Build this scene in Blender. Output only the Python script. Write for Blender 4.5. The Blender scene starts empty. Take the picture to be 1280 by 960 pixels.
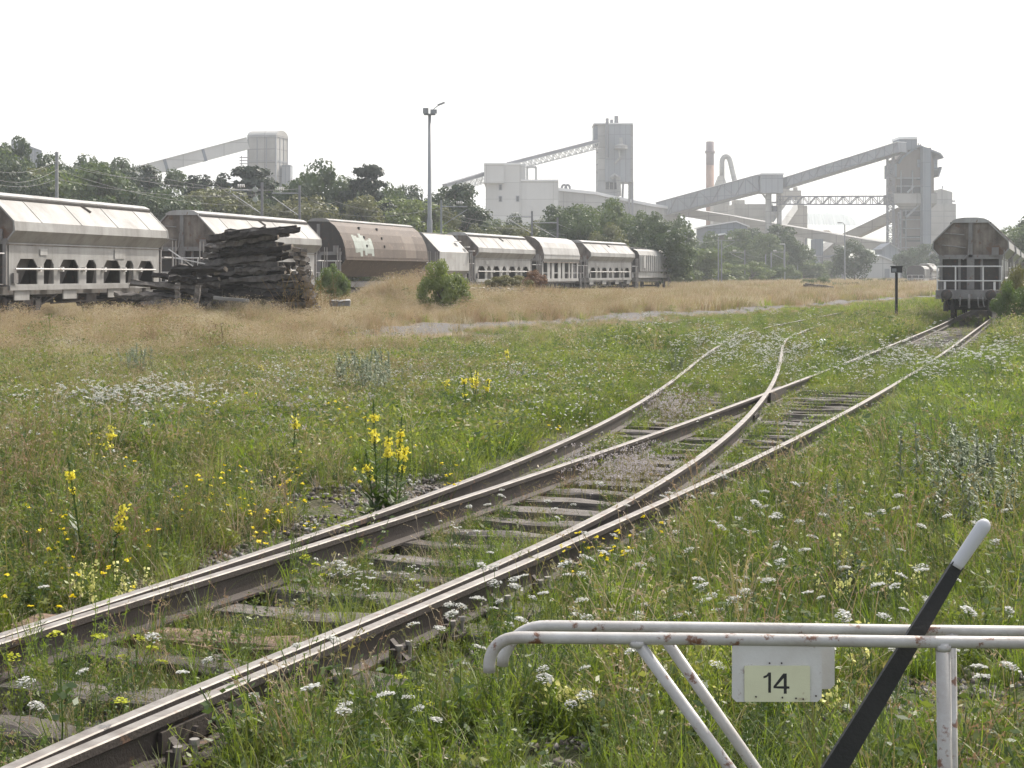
import bpy, math, random
import numpy as np
from mathutils import Vector, Matrix
random.seed(7); RNG = np.random.default_rng(7)
SC = bpy.context.scene
COL = SC.collection
HAZE = 0.00045
R = math.radians
F, HZ, CZ = 2000.0, 342.0, 1.92        # focal length in photo pixels, horizon row, eye height

# ---------------------------------------------------------------- camera, sky, sun, exposure
cam = bpy.data.cameras.new('camera'); camo = bpy.data.objects.new('camera', cam); COL.objects.link(camo)
camo.location = (0, 0, CZ); camo.rotation_euler = (R(90), 0, 0)
cam.sensor_width = 36; cam.lens = F / 1280 * 36; cam.shift_y = -(480 - HZ) / 1280
cam.clip_start = 0.1; cam.clip_end = 20000
SC.camera = camo
SUN_EL, SUN_AZ = 50.0, 42.0           # azimuth measured from +Y (view direction) towards +X
w = bpy.data.worlds.new('World'); SC.world = w; w.use_nodes = True
nt = w.node_tree; nt.nodes.clear()
out = nt.nodes.new('ShaderNodeOutputWorld'); bg = nt.nodes.new('ShaderNodeBackground')
sky = nt.nodes.new('ShaderNodeTexSky'); sky.sky_type = 'NISHITA'; sky.sun_disc = False
sky.sun_elevation = R(SUN_EL); sky.sun_rotation = R(SUN_AZ); sky.dust_density = 6; sky.air_density = 1.2
bg.inputs['Strength'].default_value = 0.12
bg2 = nt.nodes.new('ShaderNodeBackground'); bg2.inputs['Color'].default_value = (0.97, 0.975, 1.0, 1); bg2.inputs['Strength'].default_value = 0.58
add = nt.nodes.new('ShaderNodeAddShader')
nt.links.new(sky.outputs[0], bg.inputs['Color']); nt.links.new(bg.outputs[0], add.inputs[0]); nt.links.new(bg2.outputs[0], add.inputs[1])
nt.links.new(add.outputs[0], out.inputs['Surface'])
sun = bpy.data.lights.new('sun', 'SUN'); sun.energy = 4.2; sun.angle = R(0.8); sun.color = (1, 0.955, 0.88)
suno = bpy.data.objects.new('sun', sun); COL.objects.link(suno)
sd = Vector((math.cos(R(SUN_EL)) * math.sin(R(SUN_AZ)), math.cos(R(SUN_EL)) * math.cos(R(SUN_AZ)), math.sin(R(SUN_EL))))
suno.rotation_euler = sd.to_track_quat('Z', 'Y').to_euler()
SC.view_settings.view_transform = 'Standard'; SC.view_settings.look = 'None'
SC.view_settings.exposure = 0.3; SC.view_settings.gamma = 1.0; SC.view_settings.use_curve_mapping = False
SC.cycles.use_denoising = True; SC.cycles.max_bounces = 6; SC.cycles.diffuse_bounces = 3; SC.cycles.transmission_bounces = 4
SC.cycles.volume_bounces = 1; SC.cycles.use_adaptive_sampling = True; SC.cycles.adaptive_threshold = 0.01

# ---------------------------------------------------------------- helpers
def lerp(a, b, t): return a + (b - a) * t
def ss(a, b, x):
    t = np.clip((x - a) / (b - a), 0, 1); return t * t * (3 - 2 * t)
def at(x, y, Y): return Vector(((x - 640) * Y / F, Y, CZ - (y - HZ) * Y / F))
def onz(x, y, z=0.0):
    Y = F * (CZ - z) / (y - HZ); return Vector(((x - 640) * Y / F, Y, z))

class MB:
    def __init__(s): s.v = []; s.f = []; s.m = []
    def add(s, vs, fs, mi=0):
        n = len(s.v); s.v += [tuple(v) for v in vs]
        for f in fs: s.f.append(tuple(i + n for i in f)); s.m.append(mi)
        return s
    def box(s, c, size, rot=None, mi=0):
        hx, hy, hz = size[0] / 2, size[1] / 2, size[2] / 2
        vs = [Vector((a * hx, b * hy, d * hz)) for d in (-1, 1) for b in (-1, 1) for a in (-1, 1)]
        if rot is not None: vs = [rot @ v for v in vs]
        c = Vector(c)
        return s.add([v + c for v in vs], [(0, 2, 3, 1), (4, 5, 7, 6), (0, 1, 5, 4), (2, 6, 7, 3), (0, 4, 6, 2), (1, 3, 7, 5)], mi)
    def bar(s, a, b, w, h=None, mi=0, up=(0, 0, 1)):
        a = Vector(a); b = Vector(b); h = h or w
        d = (b - a); L = d.length; d.normalize(); up = Vector(up)
        if abs(d.dot(up)) > 0.98: up = Vector((0, 1, 0))
        sx = d.cross(up).normalized(); uz = sx.cross(d).normalized()
        rot = Matrix((sx, d, uz)).transposed()
        return s.box((a + b) / 2, (w, L, h), rot, mi)
    def tube(s, pts, r, n=8, mi=0, caps=True):
        pts = [Vector(p) for p in pts]; rings = []
        rr = r if isinstance(r, (list, tuple)) else [r] * len(pts)
        prev = None
        for i, p in enumerate(pts):
            d = (pts[min(i + 1, len(pts) - 1)] - pts[max(i - 1, 0)]).normalized()
            if prev is None:
                up = Vector((0, 0, 1)) if abs(d.z) < .9 else Vector((1, 0, 0)); sx = d.cross(up).normalized()
            else: sx = (prev - d * prev.dot(d)).normalized()
            prev = sx; sy = d.cross(sx)
            rings.append([p + (sx * math.cos(2 * math.pi * k / n) + sy * math.sin(2 * math.pi * k / n)) * rr[i] for k in range(n)])
        vs = [v for rg in rings for v in rg]; fs = []
        for i in range(len(pts) - 1):
            for k in range(n):
                a = i * n + k; b = i * n + (k + 1) % n; fs.append((a, b, b + n, a + n))
        if caps: fs.append(tuple(range(n - 1, -1, -1))); fs.append(tuple(range((len(pts) - 1) * n, len(pts) * n)))
        return s.add(vs, fs, mi)
    def prism(s, prof, x0, x1, mi=0, caps=True, capmi=None):     # prof (y,z) closed, extruded in x
        n = len(prof)
        vs = [(x0, y, z) for y, z in prof] + [(x1, y, z) for y, z in prof]
        fs = [(k, (k + 1) % n, (k + 1) % n + n, k + n) for k in range(n)]
        s.add(vs, fs, mi)
        if caps: s.add(vs, [tuple(range(n - 1, -1, -1)), tuple(range(n, 2 * n))], mi if capmi is None else capmi)
        return s
    def sweep(s, prof, pts, mi=0, topmi=None, topset=()):         # prof (lateral, up), pts along
        n = len(prof); vs = []
        for i, p in enumerate(pts):
            d = (pts[min(i + 1, len(pts) - 1)] - pts[max(i - 1, 0)]).normalized()
            sx = d.cross(Vector((0, 0, 1))).normalized()
            vs += [p + sx * a + Vector((0, 0, b)) for a, b in prof]
        k0 = len(s.v); s.v += [tuple(v) for v in vs]
        for i in range(len(pts) - 1):
            for k in range(n):
                a = i * n + k; b = i * n + (k + 1) % n
                s.f.append((k0 + a, k0 + b, k0 + b + n, k0 + a + n)); s.m.append(topmi if (topmi is not None and k in topset) else mi)
        s.f.append(tuple(k0 + k for k in range(n))); s.m.append(mi)
        s.f.append(tuple(k0 + (len(pts) - 1) * n + k for k in range(n - 1, -1, -1))); s.m.append(mi)
        return s
    def mesh(s, name, mats, smooth=False):
        me = bpy.data.meshes.new(name); me.from_pydata(s.v, [], s.f)
        for m in (mats if isinstance(mats, (list, tuple)) else [mats]): me.materials.append(m)
        me.polygons.foreach_set('material_index', s.m)
        if smooth: me.polygons.foreach_set('use_smooth', [True] * len(s.f))
        me.update(); return me
    def obj(s, name, mats, parent=None, smooth=False):
        return link(name, s.mesh(name, mats, smooth), parent)

def link(name, me, parent=None):
    o = bpy.data.objects.new(name, me); COL.objects.link(o)
    if parent is not None: o.parent = parent
    return o
def tag(o, label, cat, group=None):
    o['label'] = label; o['category'] = cat
    if group: o['group'] = group
    return o
def thing(name, label, cat, loc=(0, 0, 0), rz=0.0, group=None):
    o = bpy.data.objects.new(name, None); COL.objects.link(o); o.location = loc; o.rotation_euler = (0, 0, rz)
    o.empty_display_size = .2
    return tag(o, label, cat, group)
def kids(o): return [c for c in bpy.data.objects if c.parent == o]
def dup(root, loc, rz=None, label=None, group=None, scale=None):
    r = root.copy(); COL.objects.link(r); r.location = loc
    if rz is not None: r.rotation_euler = (0, 0, rz)
    if label: r['label'] = label
    if group: r['group'] = group
    if scale is not None: r.scale = scale
    for ch in KIDS.setdefault(root.name, kids(root)):
        c = ch.copy(); COL.objects.link(c); c.parent = r
        for g in KIDS.setdefault(ch.name, kids(ch)):
            d = g.copy(); COL.objects.link(d); d.parent = c
    return r
KIDS = {}
def struct(o, kind='structure'): o['kind'] = kind; return o

def nn(nt, t, **kw):
    n = nt.nodes.new(t)
    for k, v in kw.items():
        if k in n.inputs: n.inputs[k].default_value = v
        else: setattr(n, k, v)
    return n
def newmat(name):
    m = bpy.data.materials.new(name); m.use_nodes = True; nt = m.node_tree
    return m, nt, nt.nodes['Principled BSDF'], nt.nodes['Material Output']
def ramp(nt, fac, stops):
    r = nt.nodes.new('ShaderNodeValToRGB'); nt.links.new(fac, r.inputs[0])
    while len(r.color_ramp.elements) < len(stops): r.color_ramp.elements.new(0.5)
    for e, (p, c) in zip(r.color_ramp.elements, stops):
        e.position = p; e.color = (c[0], c[1], c[2], 1) if not isinstance(c, (int, float)) else (c, c, c, 1)
    return r.outputs[0]
def noise(nt, vec, scale, detail=4, rough=.6, stretch=None):
    if stretch:
        mp = nt.nodes.new('ShaderNodeMapping'); mp.inputs['Scale'].default_value = stretch
        nt.links.new(vec, mp.inputs['Vector']); vec = mp.outputs[0]
    n = nn(nt, 'ShaderNodeTexNoise'); n.inputs['Scale'].default_value = scale
    n.inputs['Detail'].default_value = detail; n.inputs['Roughness'].default_value = rough
    nt.links.new(vec, n.inputs['Vector']); return n.outputs['Fac']
def mix(nt, fac, a, b, blend='MIX'):
    m = nt.nodes.new('ShaderNodeMix'); m.data_type = 'RGBA'; m.blend_type = blend
    for v, i in ((fac, 0), (a, 6), (b, 7)):
        if hasattr(v, 'node'): nt.links.new(v, m.inputs[i])
        elif isinstance(v, (int, float)): m.inputs[i].default_value = v if i == 0 else (v, v, v, 1)
        else: m.inputs[i].default_value = (v[0], v[1], v[2], 1)
    return m.outputs[2]
def worn(name, base, dirt, amt=.5, scale=1.5, rust=None, rust_amt=.0, rough=.65, streak=True, bump=.15, metal=0.0, rustscale=6.0, panels=None):
    """paint / concrete / steel with dirt, vertical streaks and patches of rust"""
    m, nt, p, o = newmat(name); tc = nt.nodes.new('ShaderNodeTexCoord'); v = tc.outputs['Object']
    n1 = noise(nt, v, scale, 6, .65)
    c = mix(nt, ramp(nt, n1, [(.35, 0.0), (.72, amt)]), base, dirt)
    if streak:
        n2 = noise(nt, v, 1.0, 5, .7, (scale * 2.2, scale * 2.2, scale * .12))
        c = mix(nt, ramp(nt, n2, [(.45, 0.0), (.75, amt * .8)]), c, [x * .8 for x in dirt])
    if panels:
        sp = nt.nodes.new('ShaderNodeSeparateXYZ'); cb = nt.nodes.new('ShaderNodeCombineXYZ'); nt.links.new(v, sp.inputs[0]); nt.links.new(sp.outputs[0], cb.inputs[0]); nt.links.new(sp.outputs[2], cb.inputs[1])
        bk = nn(nt, 'ShaderNodeTexBrick'); bk.offset = 0; bk.inputs['Scale'].default_value = 1; bk.inputs['Brick Width'].default_value = panels[0]; bk.inputs['Row Height'].default_value = panels[1]; bk.inputs['Mortar Size'].default_value = panels[2]; bk.inputs['Color1'].default_value = (1, 1, 1, 1); bk.inputs['Color2'].default_value = (.86, .86, .86, 1); bk.inputs['Mortar'].default_value = (.62, .62, .62, 1)
        nt.links.new(cb.outputs[0], bk.inputs['Vector']); c = mix(nt, 1.0, c, bk.outputs['Color'], 'MULTIPLY')
    if rust:
        n3 = noise(nt, v, rustscale, 8, .7)
        c = mix(nt, ramp(nt, n3, [(.62 - rust_amt * .3, 0.0), (.68 - rust_amt * .3, 1.0)]), c, rust)
    nt.links.new(c, p.inputs['Base Color']); p.inputs['Roughness'].default_value = rough; p.inputs['Metallic'].default_value = metal
    if bump:
        b = nn(nt, 'ShaderNodeBump'); b.inputs['Strength'].default_value = bump; b.inputs['Distance'].default_value = .02
        nt.links.new(noise(nt, v, scale * 14, 4), b.inputs['Height']); nt.links.new(b.outputs[0], p.inputs['Normal'])
    return m
def plain(name, col, rough=.6, metal=0.0):
    m, nt, p, o = newmat(name); p.inputs['Base Color'].default_value = (*col, 1); p.inputs['Roughness'].default_value = rough; p.inputs['Metallic'].default_value = metal
    return m
def leafmat(name, cols, transl=.45, nscale=3.0, rnd=1.0, gloss=.04, tcol=(1.25, 1.3, .6)):
    """foliage: diffuse + translucent, colour varies from plant to plant and over the crown"""
    m, nt, p, o = newmat(name); nt.nodes.remove(p)
    oi = nt.nodes.new('ShaderNodeObjectInfo'); tc = nt.nodes.new('ShaderNodeTexCoord')
    n = noise(nt, tc.outputs['Object'], nscale, 3)
    ad = nn(nt, 'ShaderNodeMath', operation='ADD'); ml = nn(nt, 'ShaderNodeMath', operation='MULTIPLY')
    ml.inputs[1].default_value = rnd * .5; nt.links.new(oi.outputs['Random'], ml.inputs[0])
    nt.links.new(ml.outputs[0], ad.inputs[0]); m2 = nn(nt, 'ShaderNodeMath', operation='MULTIPLY'); m2.inputs[1].default_value = 1 - rnd * .5
    nt.links.new(n, m2.inputs[0]); nt.links.new(m2.outputs[0], ad.inputs[1])
    ln = noise(nt, oi.outputs['Location'], .42, 3, .6); m3 = nn(nt, 'ShaderNodeMath', operation='MULTIPLY_ADD'); m3.inputs[1].default_value = 1.1 * rnd; nt.links.new(ln, m3.inputs[0])
    a2 = nn(nt, 'ShaderNodeMath', operation='MULTIPLY_ADD'); a2.inputs[1].default_value = .72; a2.inputs[2].default_value = .14 - .55 * rnd; nt.links.new(ad.outputs[0], a2.inputs[0]); nt.links.new(a2.outputs[0], m3.inputs[2]); ad = m3
    k = len(cols); c = ramp(nt, ad.outputs[0], [(.22 + .56 * i / max(1, k - 1), cc) for i, cc in enumerate(cols)])
    d = nn(nt, 'ShaderNodeBsdfDiffuse'); t = nn(nt, 'ShaderNodeBsdfTranslucent'); g = nn(nt, 'ShaderNodeBsdfGlossy'); g.inputs['Roughness'].default_value = .45
    nt.links.new(c, d.inputs['Color']); nt.links.new(mix(nt, 1.0, c, tcol, 'MULTIPLY'), t.inputs['Color'])
    a = nn(nt, 'ShaderNodeMixShader'); a.inputs[0].default_value = transl
    nt.links.new(d.outputs[0], a.inputs[1]); nt.links.new(t.outputs[0], a.inputs[2])
    b = nn(nt, 'ShaderNodeMixShader'); b.inputs[0].default_value = gloss
    nt.links.new(a.outputs[0], b.inputs[1]); nt.links.new(g.outputs[0], b.inputs[2]); nt.links.new(b.outputs[0], o.inputs['Surface'])
    return m

# ---------------------------------------------------------------- tracks in plan (from the photograph's rails, brought onto the ground)
def hrel(y): return 1.75 + .17 * float(ss(0, 1, (620 - y) / 200))
def rail_fit(pts, deg=3):
    P = [(F * hrel(y) / (y - HZ), (x - 640) * hrel(y) / (y - HZ)) for x, y in pts]
    Y = np.array([p[0] for p in P]); X = np.array([p[1] for p in P])
    return np.polyfit(np.log(Y), X / Y, deg)
RA = rail_fit([(0,795),(104,762),(200,729),(245,716),(373,676),(444,652),(527,623),(600,595),(669,568),(727,545),(785,521),(826,497),(849,480),(874,460),(904,430),(929,417),(975,406),(1022,398),(1047,392)], 5)
RL = rail_fit([(0,799),(200,738),(408,676),(485,653),(600,615),(677,590),(723,575),(800,552),(863,532),(951,503),(1004,484),(1048,466),(1084,449),(1119,431),(1155,414),(1184,403)], 4)
RC = rail_fit([(12,957),(83,929),(200,878),(319,829),(400,796),(442,778),(550,736),(600,713),(681,678),(733,653),(800,617),(853,585),(913,545),(955,508),(963,493),(974,460),(979,432),(991,421),(1010,412)], 6)
RR = rail_fit([(50,959),(133,924),(200,896),(283,857),(400,810),(479,777),(537,750),(600,727),(723,677),(795,645),(884,604),(933,579),(980,558),(1018,538),(1058,522),(1082,509),(1117,492),(1165,460),(1182,445),(1217,414)], 4)
def fx(poly, Y): return np.polyval(poly, np.log(Y)) * Y
def railz(Y):                      # top of rail
    return .17 - .17 * ss(20, 62, Y) - .45 * ss(70, 290, Y)
YL = 60.0; XL60 = float(fx(RL, YL)) ; 
def track_x(Y):                    # centre of the straight route, carried on straight beyond 60 m
    Y = np.asarray(Y, float); Yc = np.clip(Y, 6.5, 60)
    Xc = (fx(RL, Yc) + fx(RR, Yc)) / 2
    return Xc + np.where(Y > 60, (Y - 60) * .335, 0) + np.where(Y < 6.5, (Y - 6.5) * .44, 0)
def curve_x(Y):                    # centre of the diverging route
    Y = np.asarray(Y, float); Yc = np.clip(Y, 6.5, 52)
    return (fx(RA, Yc) + fx(RC, Yc)) / 2
# left train, side line of the wagons
TRX = np.array([-30.0, -16.5, -13.9, -8.9, -2.6, 3.4, 9.6, 26.0, 60.0]); TRY = np.array([-10.0, 50.0, 63.0, 82.0, 103.0, 121.0, 137.0, 180.0, 270.0])
def train_x(Y): return np.interp(Y, TRY, TRX) - 1.5
RDX = np.array([-9.5, -3.7, -.55, 3.5, 9.3, 17.7, 29.7, 60]); RDY = np.array([33, 46, 55, 64.5, 78, 98, 129, 200])
def gz(X, Y):
    X = np.asarray(X, float); Y = np.asarray(Y, float)
    t = railz(Y) - .19
    d = track_x(Y) - X
    left = ss(5, 20, d) * ss(18, 48, Y)
    z = t * (1 - left) + left * (.13 + 0 * Y)
    z = z + .16 * np.exp(-((X + 10) / 6) ** 2 - ((Y - 51) / 7) ** 2) * ss(0, 2.5, X - train_x(Y) - 1.2)
    z = z + .085 * ss(8, 12, Y) * ss(.08, .35, X - (track_x(Y) + .8)) + .09 * ss(26, 31, Y) * (1 - ss(48, 56, Y)) * ss(1.0, .6, np.abs(X - track_x(Y)) - 0.0) + .07 * ss(9, 12, Y) * ss(.05, .4, (curve_x(Y) - .85) - X) + .10 * ss(22, 26, Y) * (1 - ss(56, 60, Y)) * ss(1.1, .8, np.abs(X - curve_x(Y))) * ss(1.1, 1.5, track_x(Y) - X)
    z = z + 1.15 * np.exp(-((X + 4.6) / 2.6) ** 2 - ((Y - 72) / 5) ** 2) + .75 * np.exp(-((X + .3) / 4) ** 2 - ((Y - 88) / 4.5) ** 2)
    near = np.minimum(np.minimum(np.abs(X - track_x(Y)), np.abs(X - curve_x(Y)) + 100 * (Y > 60)), np.abs(X - train_x(Y)))
    a = ss(1.2, 3.2, near)
    b = np.sin(X * 1.3 + Y * .4) * np.sin(Y * .9 - X * .3) * .035 + np.sin(X * 3.1 + 1) * np.sin(Y * 2.7) * .015 + np.sin(X * .31 + Y * .17) * .05
    z = z + b * a * (1 - ss(3, 5, 5.5 - Y + 0 * X) * .5) - .085 * (1 - a)
    return z
def wob(X, Y): return np.sin(X * .9 + Y * .31) * .5 + np.sin(X * 2.3 - Y * .8 + 2) * .3 + np.sin(X * .27 + Y * 1.3) * .4
def cover(X, Y):
    X = np.asarray(X, float); Y = np.asarray(Y, float)
    Yb = np.interp(X, [-60, -11, -6.7, -3, 5.3, 16, 31, 80], [33, 35, 39, 43.5, 66, 91, 128, 260])
    dry = ss(-6.0 - 8 * (X < -2), 5.0, Y - Yb + 4.2 * wob(X * 1.6, Y * 1.2) + 2.0 * np.sin(X * 4.1 + Y) * np.sin(Y * 2.2))
    rx = np.interp(Y, RDY, RDX); rd = np.abs(X - rx) * .94
    road = (1 - ss(.9, 1.7, rd + .35 * wob(X * 2, Y))) * ss(43, 47, Y)
    dt = np.minimum(np.abs(X - track_x(Y)), np.where(Y < 52, np.abs(X - curve_x(Y)), 99))
    bal = 1 - ss(.9, 2.1, dt + .35 * wob(X * 1.7, Y * 1.7))
    return dry, road, bal
# ---------------------------------------------------------------- ground sheet
def grid_axis(stops):
    o = []
    for (a, b, st) in stops: o += list(np.arange(a, b, st))
    return np.array(o + [stops[-1][1]])
def build_ground():
    ys = grid_axis([(-12, 4, 1.0), (4, 34, .25), (34, 110, .6), (110, 320, 3), (320, 1500, 30), (1500, 9000, 250)])
    us = grid_axis([(-2.4, -.45, .08), (-.45, .45, .006), (.45, 2.4, .08)])
    yy, uu = np.meshgrid(ys, us, indexing='ij')
    sp = np.maximum(np.abs(yy), 6) + 8
    X = uu * sp; Y = yy
    Z = gz(X, Y)
    # far away the land falls to the plant's yard, then rises to pale fields and a wooded plateau
    fall = ss(250, 420, Y)
    Z = Z * (1 - fall) + fall * (-.3)
    hill = ss(900, 1900, Y) * 49 * ss(-.30, .12, uu + .12) + ss(700, 1500, Y) * 12
    Z = Z + hill * (.85 + .15 * np.sin(X * .004 + 1) )
    n = len(ys); m = len(us)
    co = np.stack([X, Y, Z], -1).reshape(-1, 3)
    idx = np.arange(n * m).reshape(n, m)
    fc = np.stack([idx[:-1, :-1], idx[:-1, 1:], idx[1:, 1:], idx[1:, :-1]], -1).reshape(-1, 4)
    me = bpy.data.meshes.new('ground'); me.from_pydata(co.tolist(), [], fc.tolist())
    me.polygons.foreach_set('use_smooth', [True] * len(fc))
    dry, road, bal = cover(X.ravel(), Y.ravel())
    att = me.color_attributes.new('cover', 'FLOAT_COLOR', 'POINT')
    far = ss(500, 900, Y.ravel())
    att.data.foreach_set('color', np.stack([dry, road, bal, 1 - far], -1).ravel().astype(np.float32))
    m_, nt, p, o = newmat('meadow_soil'); tc = nt.nodes.new('ShaderNodeTexCoord'); v = tc.outputs['Object']
    va = nt.nodes.new('ShaderNodeVertexColor'); va.layer_name = 'cover'
    sep = nt.nodes.new('ShaderNodeSeparateColor'); nt.links.new(va.outputs['Color'], sep.inputs[0])
    vor = nn(nt, 'ShaderNodeTexVoronoi'); vor.inputs['Scale'].default_value = 26; nt.links.new(v, vor.inputs['Vector'])
    stone = ramp(nt, vor.outputs['Color'], [(0, (.07, .06, .05)), (.5, (.15, .135, .12)), (1, (.30, .28, .26))])
    edge = ramp(nt, vor.outputs['Distance'], [(.25, 1.0), (.6, .35)])
    stone = mix(nt, 1.0, stone, edge, 'MULTIPLY')
    n1 = noise(nt, v, 2.2, 8, .7); n2 = noise(nt, v, .5, 6, .65); n3 = noise(nt, v, 40, 5, .7)
    soil = ramp(nt, n3, [(.3, (.045, .035, .026)), (.6, (.10, .08, .06)), (.8, (.16, .135, .10))])
    green = ramp(nt, n1, [(.3, (.030, .042, .014)), (.6, (.065, .085, .028)), (.8, (.10, .105, .045))])
    g = mix(nt, ramp(nt, n2, [(.42, 0.0), (.62, .7)]), green, soil)
    straw = ramp(nt, n1, [(.3, (.13, .10, .065)), (.55, (.22, .18, .12)), (.8, (.30, .25, .18))])
    c = mix(nt, sep.outputs[0], g, straw)
    c = mix(nt, sep.outputs[2], c, mix(nt, ramp(nt, n1, [(.4, .2), (.65, .9)]), soil, stone))
    gr = ramp(nt, n3, [(.3, (.085, .08, .075)), (.7, (.17, .16, .15))])
    c = mix(nt, sep.outputs[1], c, gr)
    far_c = ramp(nt, noise(nt, v, .006, 4), [(.35, (.20, .21, .15)), (.55, (.33, .32, .27)), (.7, (.25, .27, .19))])
    c = mix(nt, va.outputs['Alpha'], far_c, c)
    nt.links.new(c, p.inputs['Base Color']); p.inputs['Roughness'].default_value = .95; p.inputs['Specular IOR Level'].default_value = .15
    b = nn(nt, 'ShaderNodeBump'); b.inputs['Strength'].default_value = .8; b.inputs['Distance'].default_value = .03
    nt.links.new(mix(nt, .5, n3, vor.outputs['Distance']), b.inputs['Height']); nt.links.new(b.outputs[0], p.inputs['Normal'])
    me.materials.append(m_)
    struct(link('ground', me))
build_ground()

# wooded plateau far behind the plant: a long rounded ridge with an uneven wooded top
def far_ridge(name, pts, Y, depth, base, mat, seed, amp=3.0):
    rng = np.random.default_rng(seed); mb = MB(); n = 120
    xs = np.linspace(pts[0][0], pts[-1][0], n); tops = np.interp(xs, [p[0] for p in pts], [p[1] for p in pts])
    prof = [(0, 0), (.06, .55), (.13, .9), (.3, 1.0), (.7, 1.0), (1, 0)]
    vs = []
    for i in range(n):
        top = CZ - (tops[i] - HZ) * Y / F + rng.normal(0, amp * .12)
        for k, (a, b) in enumerate(prof):
            vs.append(((xs[i] - 640) * Y / F * (1 + a * depth / Y * .3), Y + a * depth + rng.normal(0, 4), base + (top - base) * b + (rng.normal(0, amp * .12) if 0 < k < 5 else 0)))
    k = len(prof); fs = [(i * k + j, (i + 1) * k + j, (i + 1) * k + j + 1, i * k + j + 1) for i in range(n - 1) for j in range(k - 1)]
    mb.add(vs, fs); return struct(mb.obj(name, mat, None, True))
HILLM = leafmat('far_wood', [(.03, .045, .02), (.05, .07, .03)], .1, .02)
far_ridge('hill_wood', [(1000, 300), (1008, 263.5), (1030, 263), (1064, 264), (1072, 268), (1079, 277), (1084, 300)], 1900, 300, 40, HILLM, 3)
far_ridge('hill_wood', [(1150, 280), (1190, 273), (1215, 272), (1250, 274.5), (1300, 276), (1400, 281), (1500, 300)], 1850, 300, 40, HILLM, 4)

# ---------------------------------------------------------------- rails and sleepers
RUSTY = worn('rail_steel', (.062, .050, .043), (.035, .028, .024), .7, 5, (.13, .075, .048), .08, .7, False, .3, .2)
RTOP = worn('rail_head', (.27, .25, .225), (.12, .102, .088), .9, 9, (.15, .105, .08), .1, .58, False, .1, .35)
RP = [(-.033, 0), (-.033, -.032), (-.010, -.046), (-.010, -.145), (-.070, -.158), (-.070, -.172), (.070, -.172), (.070, -.158), (.010, -.145), (.010, -.046), (.033, -.032), (.033, 0), (.026, .005), (-.026, .005)]
def rail(name, fn, y0, y1, label, group=None, step=.5, dz=0.0):
    ys = np.arange(y0, y1 + .01, step); pts = [Vector((float(fn(y)), y, float(railz(y)) + dz)) for y in ys]
    o = MB().sweep(RP, pts, 0, 1, (11, 12, 13)).obj(name, [RUSTY, RTOP])
    return tag(o, label, 'rail', group)
def fA(Y): return fx(RA, min(Y, 60)) + (max(Y, 60) - 60) * .33
def fR(Y): return fx(RR, max(Y, 5.5)) + min(0, Y - 5.5) * .44 if Y < 60 else fx(RR, 60) + (Y - 60) * .335
def fLx(Y): return fx(RL, Y) if Y < 60 else fx(RL, 60) + (Y - 60) * .335
def fL(Y): return max(fLx(Y), fA(Y) + .045 + .04 * min(1, max(0, (Y - 5) / 3)))
def fC(Y):
    c = fx(RC, min(Y, 50)) if Y <= 50 else fA(Y) + 1.62
    return min(float(c), fR(Y) - .045 - .04 * min(1, max(0, (Y - 3) / 2.5)))
rail('rail', lambda y: fx(RA, max(y, 7.0)) + min(0, y - 7.0) * .44 if y < 60 else fA(y), 3.0, 84, 'outer rail bending away left, farthest left of the turnout')
rail('rail', fL, 5.2, 120, 'rusty inner rail beside the outer left one, running straight to the hopper wagon', dz=-.005)
rail('rail', fC, 3.6, 82, 'inner rail crossing over at the frog and bending away to the left', dz=-.004)
rail('rail', fR, 3.0, 120, 'straight rail on the right edge of the turnout')
# crossing frog: wing rails and nose block
fY = 24.0
fr = thing('switch_frog', 'steel crossing frog where the two inner rails meet', 'switch frog', (float(fLx(fY)), fY, float(railz(fY))))
def local(o, p): return Vector(p) - Vector(o.location)
MB().bar(local(fr, (float(fLx(23.6)), 23.6, float(railz(24)) - .08)), local(fr, (float(fLx(25)) - .03, 25, float(railz(25)) - .08)), .12, .15).obj('nose_block', RUSTY, fr)
def fishplate(rname, fn, y):
    p = Vector((float(fn(y)), y, float(railz(y)))); h = math.atan((float(fn(y + .3)) - float(fn(y - .3))) / .6); o = bpy.data.objects[rname]; mb = MB()
    for s in (-1, 1):
        mb.box((s * .028, 0, -.095), (.022, .56, .085))
        for k in range(4): mb.tube([(s * .036, -.21 + .14 * k, -.092), (s * .062, -.21 + .14 * k, -.092)], .016, 6)
    f = mb.obj('fishplate', RUSTY, o); f.location = p; f.rotation_euler = (0, 0, -h)
fishplate('rail.003', fR, 6.55); fishplate('rail.003', fR, 13.2); fishplate('rail', lambda q: fx(RA, q), 9.6); fishplate('rail.001', fL, 17.0); fishplate('rail.002', fC, 20.6)
# rail chairs with bolts on the near rail
def chair(x, y, z, rz, label=True):
    t = thing('rail_chair', 'rusty rail chair bolted down at the foot of the near right rail', 'rail chair', (x, y, z), rz, 'rail chairs along the near rail')
    mb = MB(); mb.box((0, .0, .008), (.30, .16, .016)); mb.box((.09, 0, .04), (.05, .12, .06))
    mb.add([(.05, -.02, .012), (.05, .02, .012), (.05, .02, .11), (.05, -.02, .11), (.15, -.02, .012), (.15, .02, .012)], [(0, 3, 5 - 1), (1, 5, 2), (2, 5, 4, 3)])
    mb.obj('base_plate', RUSTY, t)
    for s in (-1, 1):
        MB().tube([(.12, s * .055, .01), (.12, s * .055, .075)], .012, 6).tube([(.12, s * .055, .075), (.12, s * .055, .095)], .021, 6).obj('bolt', RTOP, t)
    return t
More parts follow.
